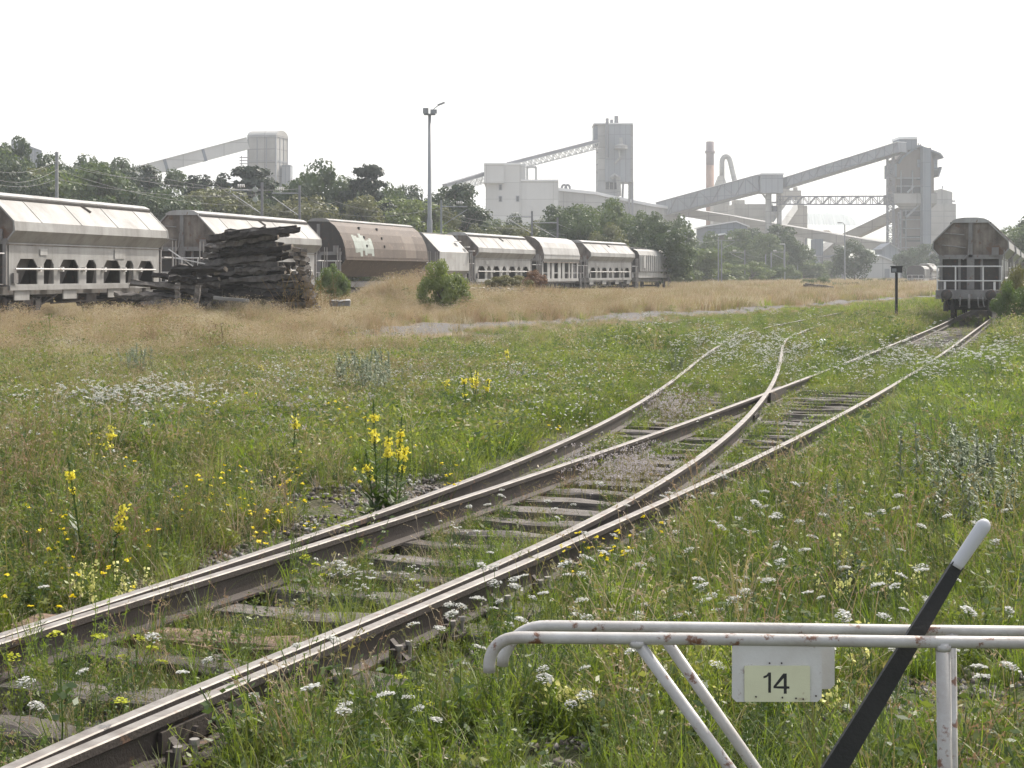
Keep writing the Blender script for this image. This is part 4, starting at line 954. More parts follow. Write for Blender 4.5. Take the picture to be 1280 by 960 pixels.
# tall stack
def tim2(cx, Yq, z, me, rx, ry, rz, sx=1.0):
    o = link('old_timber', me); o.location = (xx(cx, Yq), Yq, z); o.rotation_euler = (rx, ry, rz); q = rr.uniform(.85, 1.05); o.scale = (sx, q, q); tag(o, 'dark weathered timber in the big pile', 'timber', TG)
for row in range(18):
    f = row / 17.0; z = base + .10 + row * .153
    for lane in range(2 if row < 14 else 2):
        xl, xr = lerp(236, 262, f) + rr.gauss(0, 4), lerp(392, 352, f ** 1.6) + rr.gauss(0, 4)
        n = 2
        for k in range(n):
            cx = lerp(xl + 44, xr - 44, k); Yq = PY + .8 - lane * .42 + rr.gauss(0, .12) - (.25 if row % 2 else 0)
            tim2(cx, Yq, z + rr.gauss(0, .02), rr.choice(TM), rr.gauss(0, .4), -(max(0, f - .55) * .30) * rr.uniform(.3, 1.3) + rr.gauss(0, .045), rr.gauss(0, .16), rr.uniform(.55, 1.08))
    if row < 16:
        for k in range(2): tim2(lerp(394, 372, f), PY - .35 + k * .3 + rr.gauss(0, .06), z, rr.choice(TM2), rr.gauss(0, .1), rr.gauss(0, .05), math.pi / 2 + rr.gauss(0, .15), .7)
for k in range(7): tim2(rr.uniform(290, 345), PY + rr.uniform(-.4, .6), base + .12 + 18 * .153 + k * .035, rr.choice(TM + TM2), rr.gauss(0, .4), -.13 + rr.gauss(0, .06), rr.gauss(0, .2), rr.uniform(.8, 1.1))
# lower tumbled heap on its left
for row in range(12):
    f = row / 11.0
    for k in range(4 if f < .6 else 2):
        cx = lerp(200, 240, f) + rr.gauss(0, 20 * (1 - f * .6)); Yq = PY - .3 + rr.uniform(-.7, .7)
        tim2(cx, Yq, base + .10 + row * .15, rr.choice(TM + TM2 + TM2), rr.gauss(0, .4), rr.gauss(0, .08) + .05, rr.gauss(0, .32), rr.uniform(.6, 1.0))
for x, y, ry in ((225, 320, .6), (232, 322, .9), (236, 316, .45)):
    tag(link('broken_plank', TM2[1]), 'pale broken plank sticking out on the left heap', 'timber', 'pale broken planks'); o = bpy.data.objects[-1] if False else None
for i, (x, y, ry) in enumerate(((226, 322, .62), (238, 326, .2))):
    o = MB().box((0, 0, 0), (1.0, .12, .04)).obj('broken_plank', WHITE); o.location = at(x, y, PY - .9); o.rotation_euler = (0, ry, .2)
    tag(o, 'pale broken plank %s on the left heap of timbers' % ('sticking out steeply' if i == 0 else 'lying flat'), 'plank')
for o in [q for q in bpy.data.objects if q.name.startswith('broken_plank') and q.get('group') == 'pale broken planks']: bpy.data.objects.remove(o)
for x, yb, lab in ((222, 384, 'left of the two concrete stubs before the timber pile'), (246, 386, 'right of the two concrete stubs before the timber pile')):
    Yq = 52.5; o = timber_mesh(.95, .24, .16, int(x), .02).obj('concrete_stub', SLP[0]); o.location = at(x, yb - 12, Yq); o.rotation_euler = (0, math.pi / 2 + rr.gauss(0, .06), rr.gauss(0, .2))
    tag(o, lab, 'concrete post')
o = MB().box((0, 0, 0), (1.15, .3, .10)).obj('pale_slab', CONC); o.location = at(289, 374, 52.6); o.rotation_euler = (0, .08, .1); tag(o, 'long pale slab lying at the foot of the timber pile', 'slab')
# rubble of timbers far right and kerb stones in the dry grass
for i, (x, y, L) in enumerate(((1034, 361, 4.5), (1024, 358, 2.6))):
    Yq = 150; o = timber_mesh(L, .35, .3, 90 + i, .03).obj('fallen_timber', SLP[1 - i]); o.location = at(x, y, Yq); o.rotation_euler = (0, .12, -.3); tag(o, ('long dark' if i == 0 else 'shorter pale') + ' timber lying in the far dry grass', 'timber')
for i in range(9):
    Yq = 84; x = 594 + i * 6.6; o = timber_mesh(.55, .5, .4, 120 + i, .04, 3).obj('stone_block', CONCB); o.location = at(x, 366 + rr.uniform(-1, 1), Yq); o.rotation_euler = (0, rr.gauss(0, .1), rr.gauss(0, .4)); tag(o, 'grey stone block in the low broken row beside the bushes', 'stone block', 'row of stone blocks')
o = timber_mesh(1.1, .75, .6, 140, .03, 6).obj('concrete_post', CONCB); o.location = at(1257, 390, 61); o.rotation_euler = (0, math.pi / 2, .3); tag(o, 'stubby concrete post beside the bush at the right edge', 'concrete post')
for i, (x, y) in enumerate(((425, 383), (418, 386))):
    if i == 0: o = timber_mesh(.7, .3, .2, 150, .03, 4).obj('stone_block', CONC); o.location = at(x, y - 4, 56); tag(o, 'single pale stone lying right of the timber pile', 'stone block')

# switch lever stand with number plate 14
LW = worn('lever_frame_white_paint', (.43, .42, .40), (.27, .24, .21), .9, 7, (.15, .07, .04), .16, .42, False, .08, 0, 16.0)
LWP = worn('plate_white_paint', (.56, .55, .53), (.42, .39, .35), .6, 7, (.16, .06, .03), .12, .42, False, .08, 0, 9.0)
Y0, Y1 = 4.5, 4.665
t = thing('lever_guard_frame', 'white rust spotted tubular guard frame at the bottom right', 'guard frame', (xx(1100, Y0), Y0, 0))
q = lambda p: Vector(p) - Vector(t.location)
def arc(pts, n=6):
    """rounded polyline through a bend given by control points (quadratic)"""
    a, b, c = [Vector(p) for p in pts]; return [(1 - f) ** 2 * a + 2 * f * (1 - f) * b + f * f * c for f in np.linspace(0, 1, n)]
f_ = [at(611.5, 840, Y0), at(611.5, 832, Y0)] + arc([at(612, 826, Y0), at(617, 797.5, Y0), at(648, 796.8, Y0)], 9) + [at(900, 799, Y0), at(1130, 802, Y0), at(1420, 804.5, Y0)]
MB().tube([q(p) for p in f_], .0172, 16).obj('front_tube', LW, t, True)
b_ = [at(628, 832, Y1), at(629, 822, Y1)] + arc([at(632, 815, Y1), at(645, 783, Y1), at(684, 782.5, Y1)], 9) + [at(900, 785, Y1), at(1130, 788, Y1), at(1420, 791, Y1)]
MB().tube([q(p) for p in b_], .0172, 16).obj('back_tube', LW, t, True)
def leg(x0, y0, x1, y1, Yq, r=.0165):
    A = at(x0, y0, Yq); B = at(x1, y1, Yq); d = (B - A); B = A + d * ((A.z + .05) / -d.z); MB().tube([q(A), q(B)], r, 14).obj('leg', LW, t, True)
leg(795, 800, 912, 960, Y0); leg(824, 788, 944, 960, Y1); leg(1179, 803, 1181, 960, Y0, .0205); leg(1188, 790, 1190, 960, Y1, .017)
mb = MB()
for x_, y_, Yq in ((796, 806, Y0), (825, 794, Y1), (1179, 811, Y0), (1188, 797, Y1)): A_ = at(x_, y_, Yq); mb.tube([q(A_ + Vector((0, 0, .012))), q(A_ - Vector((0, 0, .006)))], [.0245, .0205], 14)
mb.obj('weld', LW, t, True)
leg(1560 - 140, 804, 1421, 960, Y0, .0205)
def plate(x0, x1, y0, y1, Yq, th, name, mat, corner=.012, skew=0.0):
    A = at(x0, y0, Yq); B = at(x1, y1, Yq); c = corner; mb = MB()
    P = [(A.x + c, A.z), (B.x - c, A.z), (B.x, A.z - c), (B.x, B.z + c), (B.x - c, B.z), (A.x + c, B.z), (A.x, B.z + c), (A.x, A.z - c)]
    n = 8; vs = [(x, Yq - th / 2, z) for x, z in P] + [(x, Yq + th / 2, z) for x, z in P]
    mb.add([q(v) for v in vs], [tuple(range(n - 1, -1, -1))[::-1], tuple(range(n, 2 * n))[::-1]] + [(k, (k + 1) % n, (k + 1) % n + n, k + n) for k in range(n)])
    return mb.obj(name, mat, t)
plate(915, 1027, 803, 877, Y0 - .004, .006, 'sign_backing', LWP)
plate(1005, 1043, 800, 861, Y1 + .0, .006, 'rear_plate', LWP)
pl_ = plate(930.5, 1012.5, 832, 877, Y0 - .0105, .004, 'number_plate', worn('plate_pale_yellow', (.60, .60, .42), (.50, .48, .33), .5, 12, (.2, .1, .05), .03, .4, False, .05), .003)
def dig(X, Y): return (880 + X / 3.2, 760 + Y / 3.2)
mb = MB(); yn = Y0 - .0128
for poly in ([(257, 258), (268, 258), (268, 339), (257, 339)], [(238, 273), (250, 268), (257, 259), (257, 272), (250, 278), (238, 281)],
             [(317, 262), (331, 262), (331, 343), (319, 343), (319, 280)], [(317, 262), (319, 280), (290, 313), (278, 313)], [(278, 313), (319, 313), (319, 323), (278, 321)], [(331, 313), (342, 314), (342, 323), (331, 323)]):
    P_2 = [at(*dig(*c), yn) for c in poly]; n = len(P_2); bk_ = [p + Vector((0, .0012, 0)) for p in P_2]
    mb.add([q(p) for p in P_2 + bk_], [tuple(range(n))[::-1]] + [(k, (k + 1) % n, (k + 1) % n + n, k + n) for k in range(n)])
mb.obj('number', BLACK, pl_)
mb = MB()
for x, y in ((945, 871), (978, 872), (995, 873), (1004, 874), (1020, 870), (962, 829), (977, 829)): mb.tube([q(at(x, y, Y0 - .0125)), q(at(x, y, Y0 - .015))], .0028, 8)
mb.obj('screw', RUSTY, pl_)
# lever
YL_ = (Y0 + Y1) / 2
t = thing('switch_lever', 'long black flat switch lever with a white rounded handle, leaning right', 'lever', (xx(915, YL_), YL_, 0))
q = lambda p: Vector(p) - Vector(t.location)
A = at(1231, 655, YL_); B = at(1044, 962, YL_); d = (B - A).normalized(); M_ = at(1197, 705, YL_); Bt = A + d * ((A.z - .06) / -d.z)
MB().bar(q(M_), q(Bt), .018, .074, 0, (0, 1, 0)) and None
mb = MB(); side = d.cross(Vector((0, 1, 0))).normalized()
def flat(mb, P, ws, th):
    vs = []
    for p, w_ in zip(P, ws):
        for a, b in ((-1, -1), (1, -1), (1, 1), (-1, 1)): vs.append(q(p + side * a * w_ / 2 + Vector((0, b * th / 2, 0))))
    n = len(P); fs = [(i * 4 + k, i * 4 + (k + 1) % 4, (i + 1) * 4 + (k + 1) % 4, (i + 1) * 4 + k) for i in range(n - 1) for k in range(4)]
    mb.add(vs, fs + [(3, 2, 1, 0), tuple((n - 1) * 4 + k for k in range(4))]); return mb
flat(mb, [M_, M_.lerp(Bt, .5), Bt], [.035, .062, .088], .018).obj('arm', BLACK, t)
mb = MB(); hp = [M_ + d * .01]; hr = [.0185]
for f in np.linspace(0, 1, 8): hp.append(M_.lerp(A, f * .93)); hr.append(.019 + .0024 * f)
for f in (.35, .7, .9, 1.0): hp.append(M_.lerp(A, .93) - d * f * .024); hr.append(.0214 * math.sqrt(max(.02, 1 - f * f)))
mb.tube([q(p) for p in hp], hr, 16); mb.v = [(v[0], v[1] * .8, v[2]) for v in mb.v]; mb.obj('handle', plain('handle_white_paint', (.44, .44, .45), .45), t, True)
MB().box((0, 0, .05), (.42, .12, .16)).tube([(0, -.12, .1), (0, .12, .1)], .05, 12).obj('pivot', BLACK, t)
# ---------------------------------------------------------------- vegetation
def npmesh(name, V, Fq, mats, mi=None, smooth=False):
    me = bpy.data.meshes.new(name); V = np.asarray(V, np.float32); Fq = np.asarray(Fq, np.int32)
    me.vertices.add(len(V)); me.vertices.foreach_set('co', V.ravel())
    me.loops.add(Fq.size); me.loops.foreach_set('vertex_index', Fq.ravel())
    me.polygons.add(len(Fq)); me.polygons.foreach_set('loop_start', np.arange(0, Fq.size, 4, dtype=np.int32)); me.polygons.foreach_set('loop_total', np.full(len(Fq), 4, np.int32))
    for m in (mats if isinstance(mats, (list, tuple)) else [mats]): me.materials.append(m)
    if mi is not None: me.polygons.foreach_set('material_index', np.asarray(mi, np.int32))
    if smooth: me.polygons.foreach_set('use_smooth', [True] * len(Fq))
    me.update(calc_edges=True); me.validate(); return me
def unit(v): return v / (np.linalg.norm(v, axis=-1, keepdims=True) + 1e-9)
def quads(C, U, W, tip=.25):
    """leaf quads centred at C, half-length vectors U, half-width vectors W"""
    V = np.stack([C - U, C + W * 1.0 - U * .1, C + U, C - W * 1.0 - U * .1], 1).reshape(-1, 3)
    return V, np.arange(len(V)).reshape(-1, 4)
class Veg:
    def __init__(s): s.V = []; s.Fq = []; s.M = []; s.n = 0
    def add(s, V, Fq, mi=0):
        s.V.append(V); s.Fq.append(Fq + s.n); s.M.append(np.full(len(Fq), mi)); s.n += len(V); return s
    def leaves(s, C, size, rng, up=.5, mi=0, aspect=.5):
        n = len(C); D = unit(rng.normal(size=(n, 3))); N = unit(rng.normal(size=(n, 3)) + np.array([0, 0, up]))
        U = unit(np.cross(D, N)); W = np.cross(N, U); sz = size * rng.uniform(.6, 1.4, (n, 1))
        return s.add(*quads(C, U * sz, W * sz * aspect), mi)
    def blades(s, n, r, L, wd, lean, bend, rng, segs=3, mi=0, base=None, z0=0.0):
        a = rng.uniform(0, 2 * math.pi, n); rad = r * np.sqrt(rng.uniform(0, 1, n)); ba = rng.uniform(0, 2 * math.pi, n)
        B = np.stack([np.cos(ba) * rad, np.sin(ba) * rad, np.full(n, z0)], 1)
        if base is not None: B = B + base
        az = np.where(rad > r * .3, ba + rng.normal(0, .7, n), a); H = np.stack([np.cos(az), np.sin(az), az * 0], 1)
        S = np.stack([-np.sin(az + rng.normal(0, .5, n)), np.cos(az), az * 0], 1); Ln = rng.uniform(L[0], L[1], n)[:, None]
        ln = rng.uniform(0, lean, n)[:, None]; bd = rng.uniform(bend * .3, bend, n)[:, None]; w0 = wd * rng.uniform(.6, 1.2, n)[:, None]
        rows = []
        for k in range(segs + 1):
            t = k / segs; P = B + H * Ln * (ln * t + bd * t * t) + np.array([0, 0, 1]) * Ln * (t * (1 - ln * .3) - bd * .55 * t ** 2.5)
            wk = w0 * (1 - t ** 1.6) * .5 + .0004; rows += [P - S * wk, P + S * wk]
        V = np.stack(rows, 1).reshape(-1, 3); m = 2 * (segs + 1); i = np.arange(n)[:, None] * m
        Fq = np.concatenate([i + np.array([[2 * k, 2 * k + 1, 2 * k + 3, 2 * k + 2]]) for k in range(segs)], 0)
        return s.add(V, Fq, mi)
    def stem(s, P, w, mi=0):
        """thin crossed ribbon stem through points"""
        P = np.asarray(P, float); 
        for ax in ((1, 0, 0), (0, 1, 0)):
            A = np.array(ax) * w / 2; V = np.stack([P - A, P + A], 1).reshape(-1, 3)
            s.add(V, np.array([[2 * k, 2 * k + 1, 2 * k + 3, 2 * k + 2] for k in range(len(P) - 1)]), mi)
        return s
    def umbel(s, c, r, n, rng, mi=1, dome=.25, size=.007, tilt=None):
        a = rng.uniform(0, 2 * math.pi, n); q = r * np.sqrt(rng.uniform(0, 1, n))
        C = np.stack([np.cos(a) * q, np.sin(a) * q, dome * r * (1 - (q / r) ** 2) + rng.normal(0, .003, n)], 1)
        if tilt is not None: C = C + np.outer(C[:, 0], [0, 0, tilt[0]]) + np.outer(C[:, 1], [0, 0, tilt[1]])
        return s.leaves(C + np.asarray(c), size, rng, 3.0, mi, 1.0)
    def mesh(s, name, mats): return npmesh(name, np.concatenate(s.V), np.concatenate(s.Fq), mats, np.concatenate(s.M))

G1 = leafmat('grass_green', [(.075, .105, .024), (.14, .17, .045), (.25, .25, .10)], .5, 2, 1.0)
G2 = leafmat('grass_fresh', [(.12, .175, .024), (.18, .24, .04), (.26, .29, .07)], .5, 2, 1.0)
GD = leafmat('grass_dry', [(.24, .155, .095), (.34, .26, .165), (.42, .36, .26), (.50, .46, .36)], .35, 2, 1.0, .03, (1.1, 1.0, .8))
GO = leafmat('grass_olive_dry', [(.15, .15, .06), (.24, .22, .10), (.34, .29, .16)], .4, 2, 1.0, .03, (1.1, 1.05, .7))
WL_ = leafmat('weed_leaf', [(.048, .082, .024), (.08, .12, .036), (.12, .16, .055)], .4, 3)
WY_ = leafmat('weed_yellow_green', [(.11, .15, .02), (.17, .20, .035), (.22, .24, .06)], .4, 3)
GR_ = leafmat('bugloss_grey_leaf', [(.14, .17, .105), (.20, .23, .155), (.28, .31, .23)], .25, 6, .8, .05, (1, 1.05, .8))
WHF = leafmat('flower_white', [(.50, .50, .46), (.64, .64, .60)], .35, 9, .6, .02, (1, 1, 1))
PNF = leafmat('flower_pinkish', [(.36, .32, .32), (.52, .48, .48)], .35, 9, .8, .02, (1, 1, 1))
YEF = leafmat('flower_yellow', [(.70, .55, .02), (.80, .68, .05)], .35, 9, .6, .02, (1, 1, .5))
PYF = leafmat('flower_pale_yellow', [(.62, .60, .22), (.74, .72, .34)], .35, 9, .6, .02, (1, 1, .8))
YGF = leafmat('flower_green_yellow', [(.32, .36, .03), (.45, .46, .05)], .35, 9, .6, .02, (1, 1, .5))
BRS = leafmat('dry_seed_brown', [(.10, .06, .035), (.17, .11, .065)], .2, 9)
RED_ = leafmat('weed_reddish', [(.13, .065, .03), (.19, .11, .05), (.12, .13, .04)], .3, 2)

def r_(k): return np.random.default_rng(k)
P_ = {}
STONE1 = plain('stone_grey', (.20, .185, .17), .9); STONE2 = plain('stone_brown', (.12, .10, .085), .9)
def proto(cat, m): P_.setdefault(cat, []).append(m)
for k in range(4):
    g = r_(100 + k)
    v = Veg().blades(34, .05, (.10, .30), .006, .35, .55, g, 4); proto('near_green', v.mesh('tuft', [(G1, G2)[k % 2]]))
    v = Veg().blades(18, .035, (.16, .42), .005, .25, .40, g, 4); proto('near_tall', v.mesh('tuft', [(G2, G1)[k % 2]]))
    v = Veg().blades(16, .06, (.15, .40), .004, .6, .7, g, 4); proto('near_dry', v.mesh('tuft', [GO if k % 2 else GD]))
    v = Veg()
    for st in range(7):
        b = np.append(g.normal(0, .05, 2), 0); h = g.uniform(.28, .60); az = g.uniform(0, 6.28); d_ = np.array([math.cos(az), math.sin(az), 0]); P = [b, b + d_ * h * .08 + [0, 0, h * .5], b + d_ * h * .25 + [0, 0, h * .88], b + d_ * h * .45 + [0, 0, h * .97]]; v.stem(P, .0028); n = 9; v.leaves(np.array(P[2]) + (np.array(P[3]) - np.array(P[2])) * g.uniform(0, 1, (n, 1)) + g.normal(0, .005, (n, 3)), .009, g, 0, 0, .35)
    proto('near_stalk', v.mesh('stalk', [(GD, GO)[k % 2]]))
    v = Veg()
    for j in range(9):
        az = g.uniform(0, 6.28); d_ = np.array([math.cos(az), math.sin(az), g.uniform(.4, 1.6)]); d_ /= np.linalg.norm(d_); l_ = g.uniform(.05, .13); C = d_ * l_ + [0, 0, .02]; v.leaves(C[None] + g.normal(0, .006, (2, 3)), .04, g, 2.0, 0, .4); v.stem([[0, 0, 0], C], .003)
    proto('near_broad', v.mesh('weed', [(WL_, WY_)[k % 2]]))
    # leafy weed
    v = Veg()
    for st in range(4):
        h = g.uniform(.12, .34); dx, dy = g.normal(0, .06, 2); b = np.append(g.normal(0, .02, 2), 0); top = b + [dx, dy, h]
        P = [b, (b + top) / 2 + [0, 0, .01], top]; v.stem(P, .004)
        n = 22; t = g.uniform(.1, 1, n)[:, None]; C = b + (top - b) * t + g.normal(0, .022, (n, 3)); v.leaves(C, .017, g, 1.2, 0, .45)
    proto('near_weed', v.mesh('weed', [(WL_, G1, WL_, WY_)[k]]))
    # feathery weed
    v = Veg()
    for st in range(5):
        h = g.uniform(.15, .40); b = np.append(g.normal(0, .03, 2), 0); top = b + np.append(g.normal(0, .07, 2), h); v.stem([b, top], .003)
        n = 40; t = g.uniform(.15, 1, n)[:, None]; C = b + (top - b) * t + g.normal(0, .03, (n, 3)) * (1.1 - t); v.leaves(C, .014, g, .6, 0, .12)
    proto('near_feather', v.mesh('weed', [(WL_, G2)[k % 2]]))
    # middle distance tufts
    v = Veg().blades(34, .13, (.14, .38), .011, .35, .5, g, 3); proto('mid_green', v.mesh('tuft', [(G1, G2)[k % 2]]))
    v = Veg().blades(22, .14, (.22, .50), .009, .3, .5, g, 3); v.leaves(np.stack([g.normal(0, .1, 14), g.normal(0, .1, 14), g.uniform(.1, .3, 14)], 1), .03, g, 1, 0, .35); proto('mid_green', v.mesh('tuft', [(G2, WL_)[k % 2]]))
    v = Veg().blades(34, .16, (.25, .62), .007, .35, .4, g, 3)
    n = 26; v.leaves(np.stack([g.normal(0, .12, n), g.normal(0, .12, n), g.uniform(.38, .6, n)], 1), .022, g, .2, 0, .2); proto('mid_dry', v.mesh('tuft', [(GD, GD, GO, GD)[k]]))
    v = Veg()
    n = 70; v.leaves(np.stack([g.normal(0, .11, n), g.normal(0, .11, n), g.uniform(.02, .36, n)], 1), .03, g, .8, 0, .4); v.blades(8, .05, (.2, .45), .006, .3, .3, g, 2); proto('mid_weed', v.mesh('weed', [(WL_, GO, G1, WY_)[k]]))
    # far clumps
    v = Veg().blades(50, .5, (.25, .55), .045, .35, .4, g, 2); proto('far_green', v.mesh('tuft', [(G1, G2)[k % 2]]))
    v = Veg().blades(60, .55, (.30, .70), .032, .35, .4, g, 2); proto('far_dry', v.mesh('tuft', [(GD, GD, GO, GD)[k]]))
    # small flowers scattered as carpets
    v = Veg()
    for j in range(5):
        b = np.append(g.normal(0, .08, 2), 0); top = b + np.append(g.normal(0, .03, 2), g.uniform(.18, .4)); v.stem([b, top], .003); v.umbel(top, g.uniform(.009, .017), 7, g, 1, .6, .009)
    proto('white_small', v.mesh('flower', [WL_, WHF]))
    v = Veg()
    for j in range(9):
        b = np.append(g.normal(0, .07, 2), 0); top = b + np.append(g.normal(0, .03, 2), g.uniform(.12, .34)); v.stem([b, top], .003); C = top + g.normal(0, .010, (9, 3)); v.leaves(C, .007, g, .2, 1, .8)
    proto('pink_small', v.mesh('flower', [GO, PNF]))
    v = Veg()
    for j in range(4):
        b = np.append(g.normal(0, .07, 2), 0); top = b + np.append(g.normal(0, .03, 2), g.uniform(.2, .4)); v.stem([b, top], .003); v.umbel(top, .014, 9, g, 1, .3, .008)
    proto('yellow_small', v.mesh('flower', [WL_, YEF]))
    v = Veg()
    for j in range(4):
        b = np.append(g.normal(0, .03, 2), 0); top = b + np.append(g.normal(0, .03, 2), g.uniform(.18, .34)); v.stem([b, top], .004)
        n = 14; t = g.uniform(.68, 1, n)[:, None]; v.leaves(b + (top - b) * t + g.normal(0, .008, (n, 3)), .010, g, .3, 1, .8); n = 16; t = g.uniform(.05, .7, n)[:, None]; v.leaves(b + (top - b) * t + g.normal(0, .012, (n, 3)), .018, g, .5, 0, .15)
    proto('toadflax', v.mesh('flower', [WL_, PYF]))
    v = Veg()
    for j in range(3):
        b = np.append(g.normal(0, .10, 2), 0); top = b + np.append(g.normal(0, .05, 2), g.uniform(.3, .55)); v.stem([b, top], .004)
        for q in range(3):
            tp = top + np.append(g.normal(0, .06, 2), g.uniform(-.08, .02)); v.stem([lerp(b, top, .6), tp], .003); v.umbel(tp, g.uniform(.022, .038), 22, g, 1, .25, .009, g.normal(0, .25, 2))
    proto('umbels', v.mesh('flower', [WL_, WHF]))
    v = Veg().blades(3, .03, (.5, .9), .004, .25, .35, g, 4, 0); n = 16
    v.leaves(np.stack([g.normal(0, .06, n), g.normal(0, .06, n), g.uniform(.5, .8, n)], 1), .012, g, 0, 1, .5); proto('dark_stalk', v.mesh('stalk', [GO, BRS]))
    # gravel stones
    v = Veg(); n = 26; a = g.uniform(0, 6.28, n)
    for j in range(n):
        c = np.append(g.uniform(-.2, .2, 2), .006); rr_ = g.uniform(.010, .024); o8 = np.array([[x, y, z] for z in (-.5, .8) for (x, y) in ((-1, -1), (1, -1), (1, 1), (-1, 1))]) * rr_ * g.uniform(.6, 1.1, (8, 3)); M = np.array(Matrix.Rotation(g.uniform(0, 6.28), 3, Vector(g.normal(size=3)).normalized()))
        v.add(o8 @ M.T + c, np.array([(0, 3, 2, 1), (4, 5, 6, 7), (0, 1, 5, 4), (1, 2, 6, 5), (2, 3, 7, 6), (3, 0, 4, 7)]), j % 2)
    proto('stones', v.mesh('stones', [STONE1, STONE2]))

def gn_scatter(name, label, cat, protos, X, Y, scale, tilt=.12, seed=1, zoff=0.0, stuffname='stuff'):
    rng = r_(seed); n = len(X)
    c = bpy.data.collections.new(name + '_kinds')
    for i, m in enumerate(protos): c.objects.link(bpy.data.objects.new('%s_kind_%02d' % (name, i), m))
    me = bpy.data.meshes.new(name); me.vertices.add(n)
    Z = gz(X, Y) + zoff; me.vertices.foreach_set('co', np.stack([X, Y, Z], 1).astype(np.float32).ravel())
    a = me.attributes.new('rot', 'FLOAT_VECTOR', 'POINT'); a.data.foreach_set('vector', np.stack([rng.normal(0, tilt, n), rng.normal(0, tilt, n), rng.uniform(0, 6.283, n)], 1).astype(np.float32).ravel())
    a = me.attributes.new('scl', 'FLOAT', 'POINT'); a.data.foreach_set('value', np.asarray(scale, np.float32))
    a = me.attributes.new('pid', 'INT', 'POINT'); a.data.foreach_set('value', rng.integers(0, len(protos), n).astype(np.int32))
    me.update(); o = link(name, me); tag(o, label, cat); o['kind'] = 'stuff'
    ng = bpy.data.node_groups.new(name, 'GeometryNodeTree')
    ng.interface.new_socket('Geometry', in_out='INPUT', socket_type='NodeSocketGeometry'); ng.interface.new_socket('Geometry', in_out='OUTPUT', socket_type='NodeSocketGeometry')
    gi = ng.nodes.new('NodeGroupInput'); go = ng.nodes.new('NodeGroupOutput'); ip = ng.nodes.new('GeometryNodeInstanceOnPoints'); ci = ng.nodes.new('GeometryNodeCollectionInfo')
    mp = ng.nodes.new('GeometryNodeMeshToPoints')
    ci.inputs['Collection'].default_value = c; ci.inputs['Separate Children'].default_value = True; ci.inputs['Reset Children'].default_value = True
    ip.inputs['Pick Instance'].default_value = True
    def na(nm, dt): q = ng.nodes.new('GeometryNodeInputNamedAttribute'); q.data_type = dt; q.inputs['Name'].default_value = nm; return q.outputs[0]
    L = ng.links.new
    L(gi.outputs[0], mp.inputs['Mesh']); L(mp.outputs[0], ip.inputs['Points']); L(ci.outputs[0], ip.inputs['Instance']); L(na('pid', 'INT'), ip.inputs['Instance Index'])
    L(na('rot', 'FLOAT_VECTOR'), ip.inputs['Rotation']); L(na('scl', 'FLOAT'), ip.inputs['Scale']); L(ip.outputs[0], go.inputs[0])
    md = o.modifiers.new('scatter', 'NODES'); md.node_group = ng; return o

def sample(y0, y1, dens, seed, margin=1.22):
    """even random points on the ground from y0 to y1, a little wider than the view"""
    g = r_(seed); n = int(dens * (y1 - y0) * (.64 * margin * (y0 + y1) / 2 + 3))
    Y = g.uniform(y0, y1, n * 2); hw = .32 * margin * Y + 1.5; keep = g.uniform(0, 1, n * 2) < hw / hw.max(); Y = Y[keep]; hw = hw[keep]
    return g.uniform(-1, 1, len(Y)) * hw, Y, g
def masks(X, Y):
    dry, road, bal = cover(X, Y)
    rails = np.minimum.reduce([np.abs(X - f(Y)) for f in (lambda Y: fx(RR, np.clip(Y, 5.5, 58)) + np.maximum(Y - 58, 0) * .335, lambda Y: fx(RL, np.clip(Y, 7, 58)) + np.maximum(Y - 58, 0) * .335, lambda Y: fx(RA, np.clip(Y, 5.5, 58)), lambda Y: np.where(Y < 50, fx(RC, np.clip(Y, 5.5, 50)), 99))])
    clump = np.sin(X * 2.1 + 1.7 * np.sin(Y * 1.3)) * np.sin(Y * 1.9 + 1.3 * np.sin(X * 1.1)) * .5 + np.sin(X * .7 - Y * .5) * .3 + np.sin(X * 5.3 + Y * 2) * np.sin(Y * 4.7 - X) * .25
    return dry, road, bal, rails, clump
def bare_spots(X, Y):
    b = 0
    for x, y, r in ((690, 935, .22), (740, 900, .15), (1150, 905, .22), (1000, 930, .16), (1230, 890, .2), (560, 930, .2), (200, 640, .35), (330, 610, .4), (420, 640, .4), (1010, 850, .15), (880, 690, .2)):
        p = onz(x, y, 0); b = b + .55 * np.exp(-((X - p.x) / r) ** 2 - ((Y - p.y) / (r * 1.8)) ** 2)
    return b
def clear_wagons(X, Y): return (np.abs(X - train_x(Y)) > 1.5) | (Y < 48)
ALL = {}
def put(kind, X, Y, sc): ALL.setdefault(kind, []).append((X, Y, sc))
# zone 1: 4.6 - 15 m
X, Y, g = sample(4.6, 18, 300, 11); dry, road, bal, rl, cl = masks(X, Y); u = g.uniform(0, 1, len(X)) + ss(12.5, 18, Y) + bare_spots(X, Y); tp = g.uniform(0, 1, len(X))
right = X > fx(RR, np.clip(Y, 5.5, 58))
keep = (u < np.where(bal > .5, np.clip(.06 + .30 * (cl > .25), 0, 1), np.clip(.66 + .65 * cl, .15, 1))) & (rl > .07)
edge = (rl > .06) & (rl < .24) & (bal > .5) & (u < np.where(Y > 8.5, .9, .3)) & (np.sin(X * 3.1 + Y * 2.3) > -.45)
keep |= edge; X, Y, tp, cl, right, bal = X[keep], Y[keep], tp[keep], cl[keep], right[keep], bal[keep]
sc = g.uniform(.5, 1.3, len(X)) * np.where(bal > .5, .55, 1.0) * np.clip(1 + .3 * cl, .7, 1.3)
th = np.where(right[:, None], [[.30, .54, .60, .79, .91, .95, 1.0]], [[.18, .30, .42, .66, .82, .92, 1.0]])
ki = (tp[:, None] > th).sum(1)
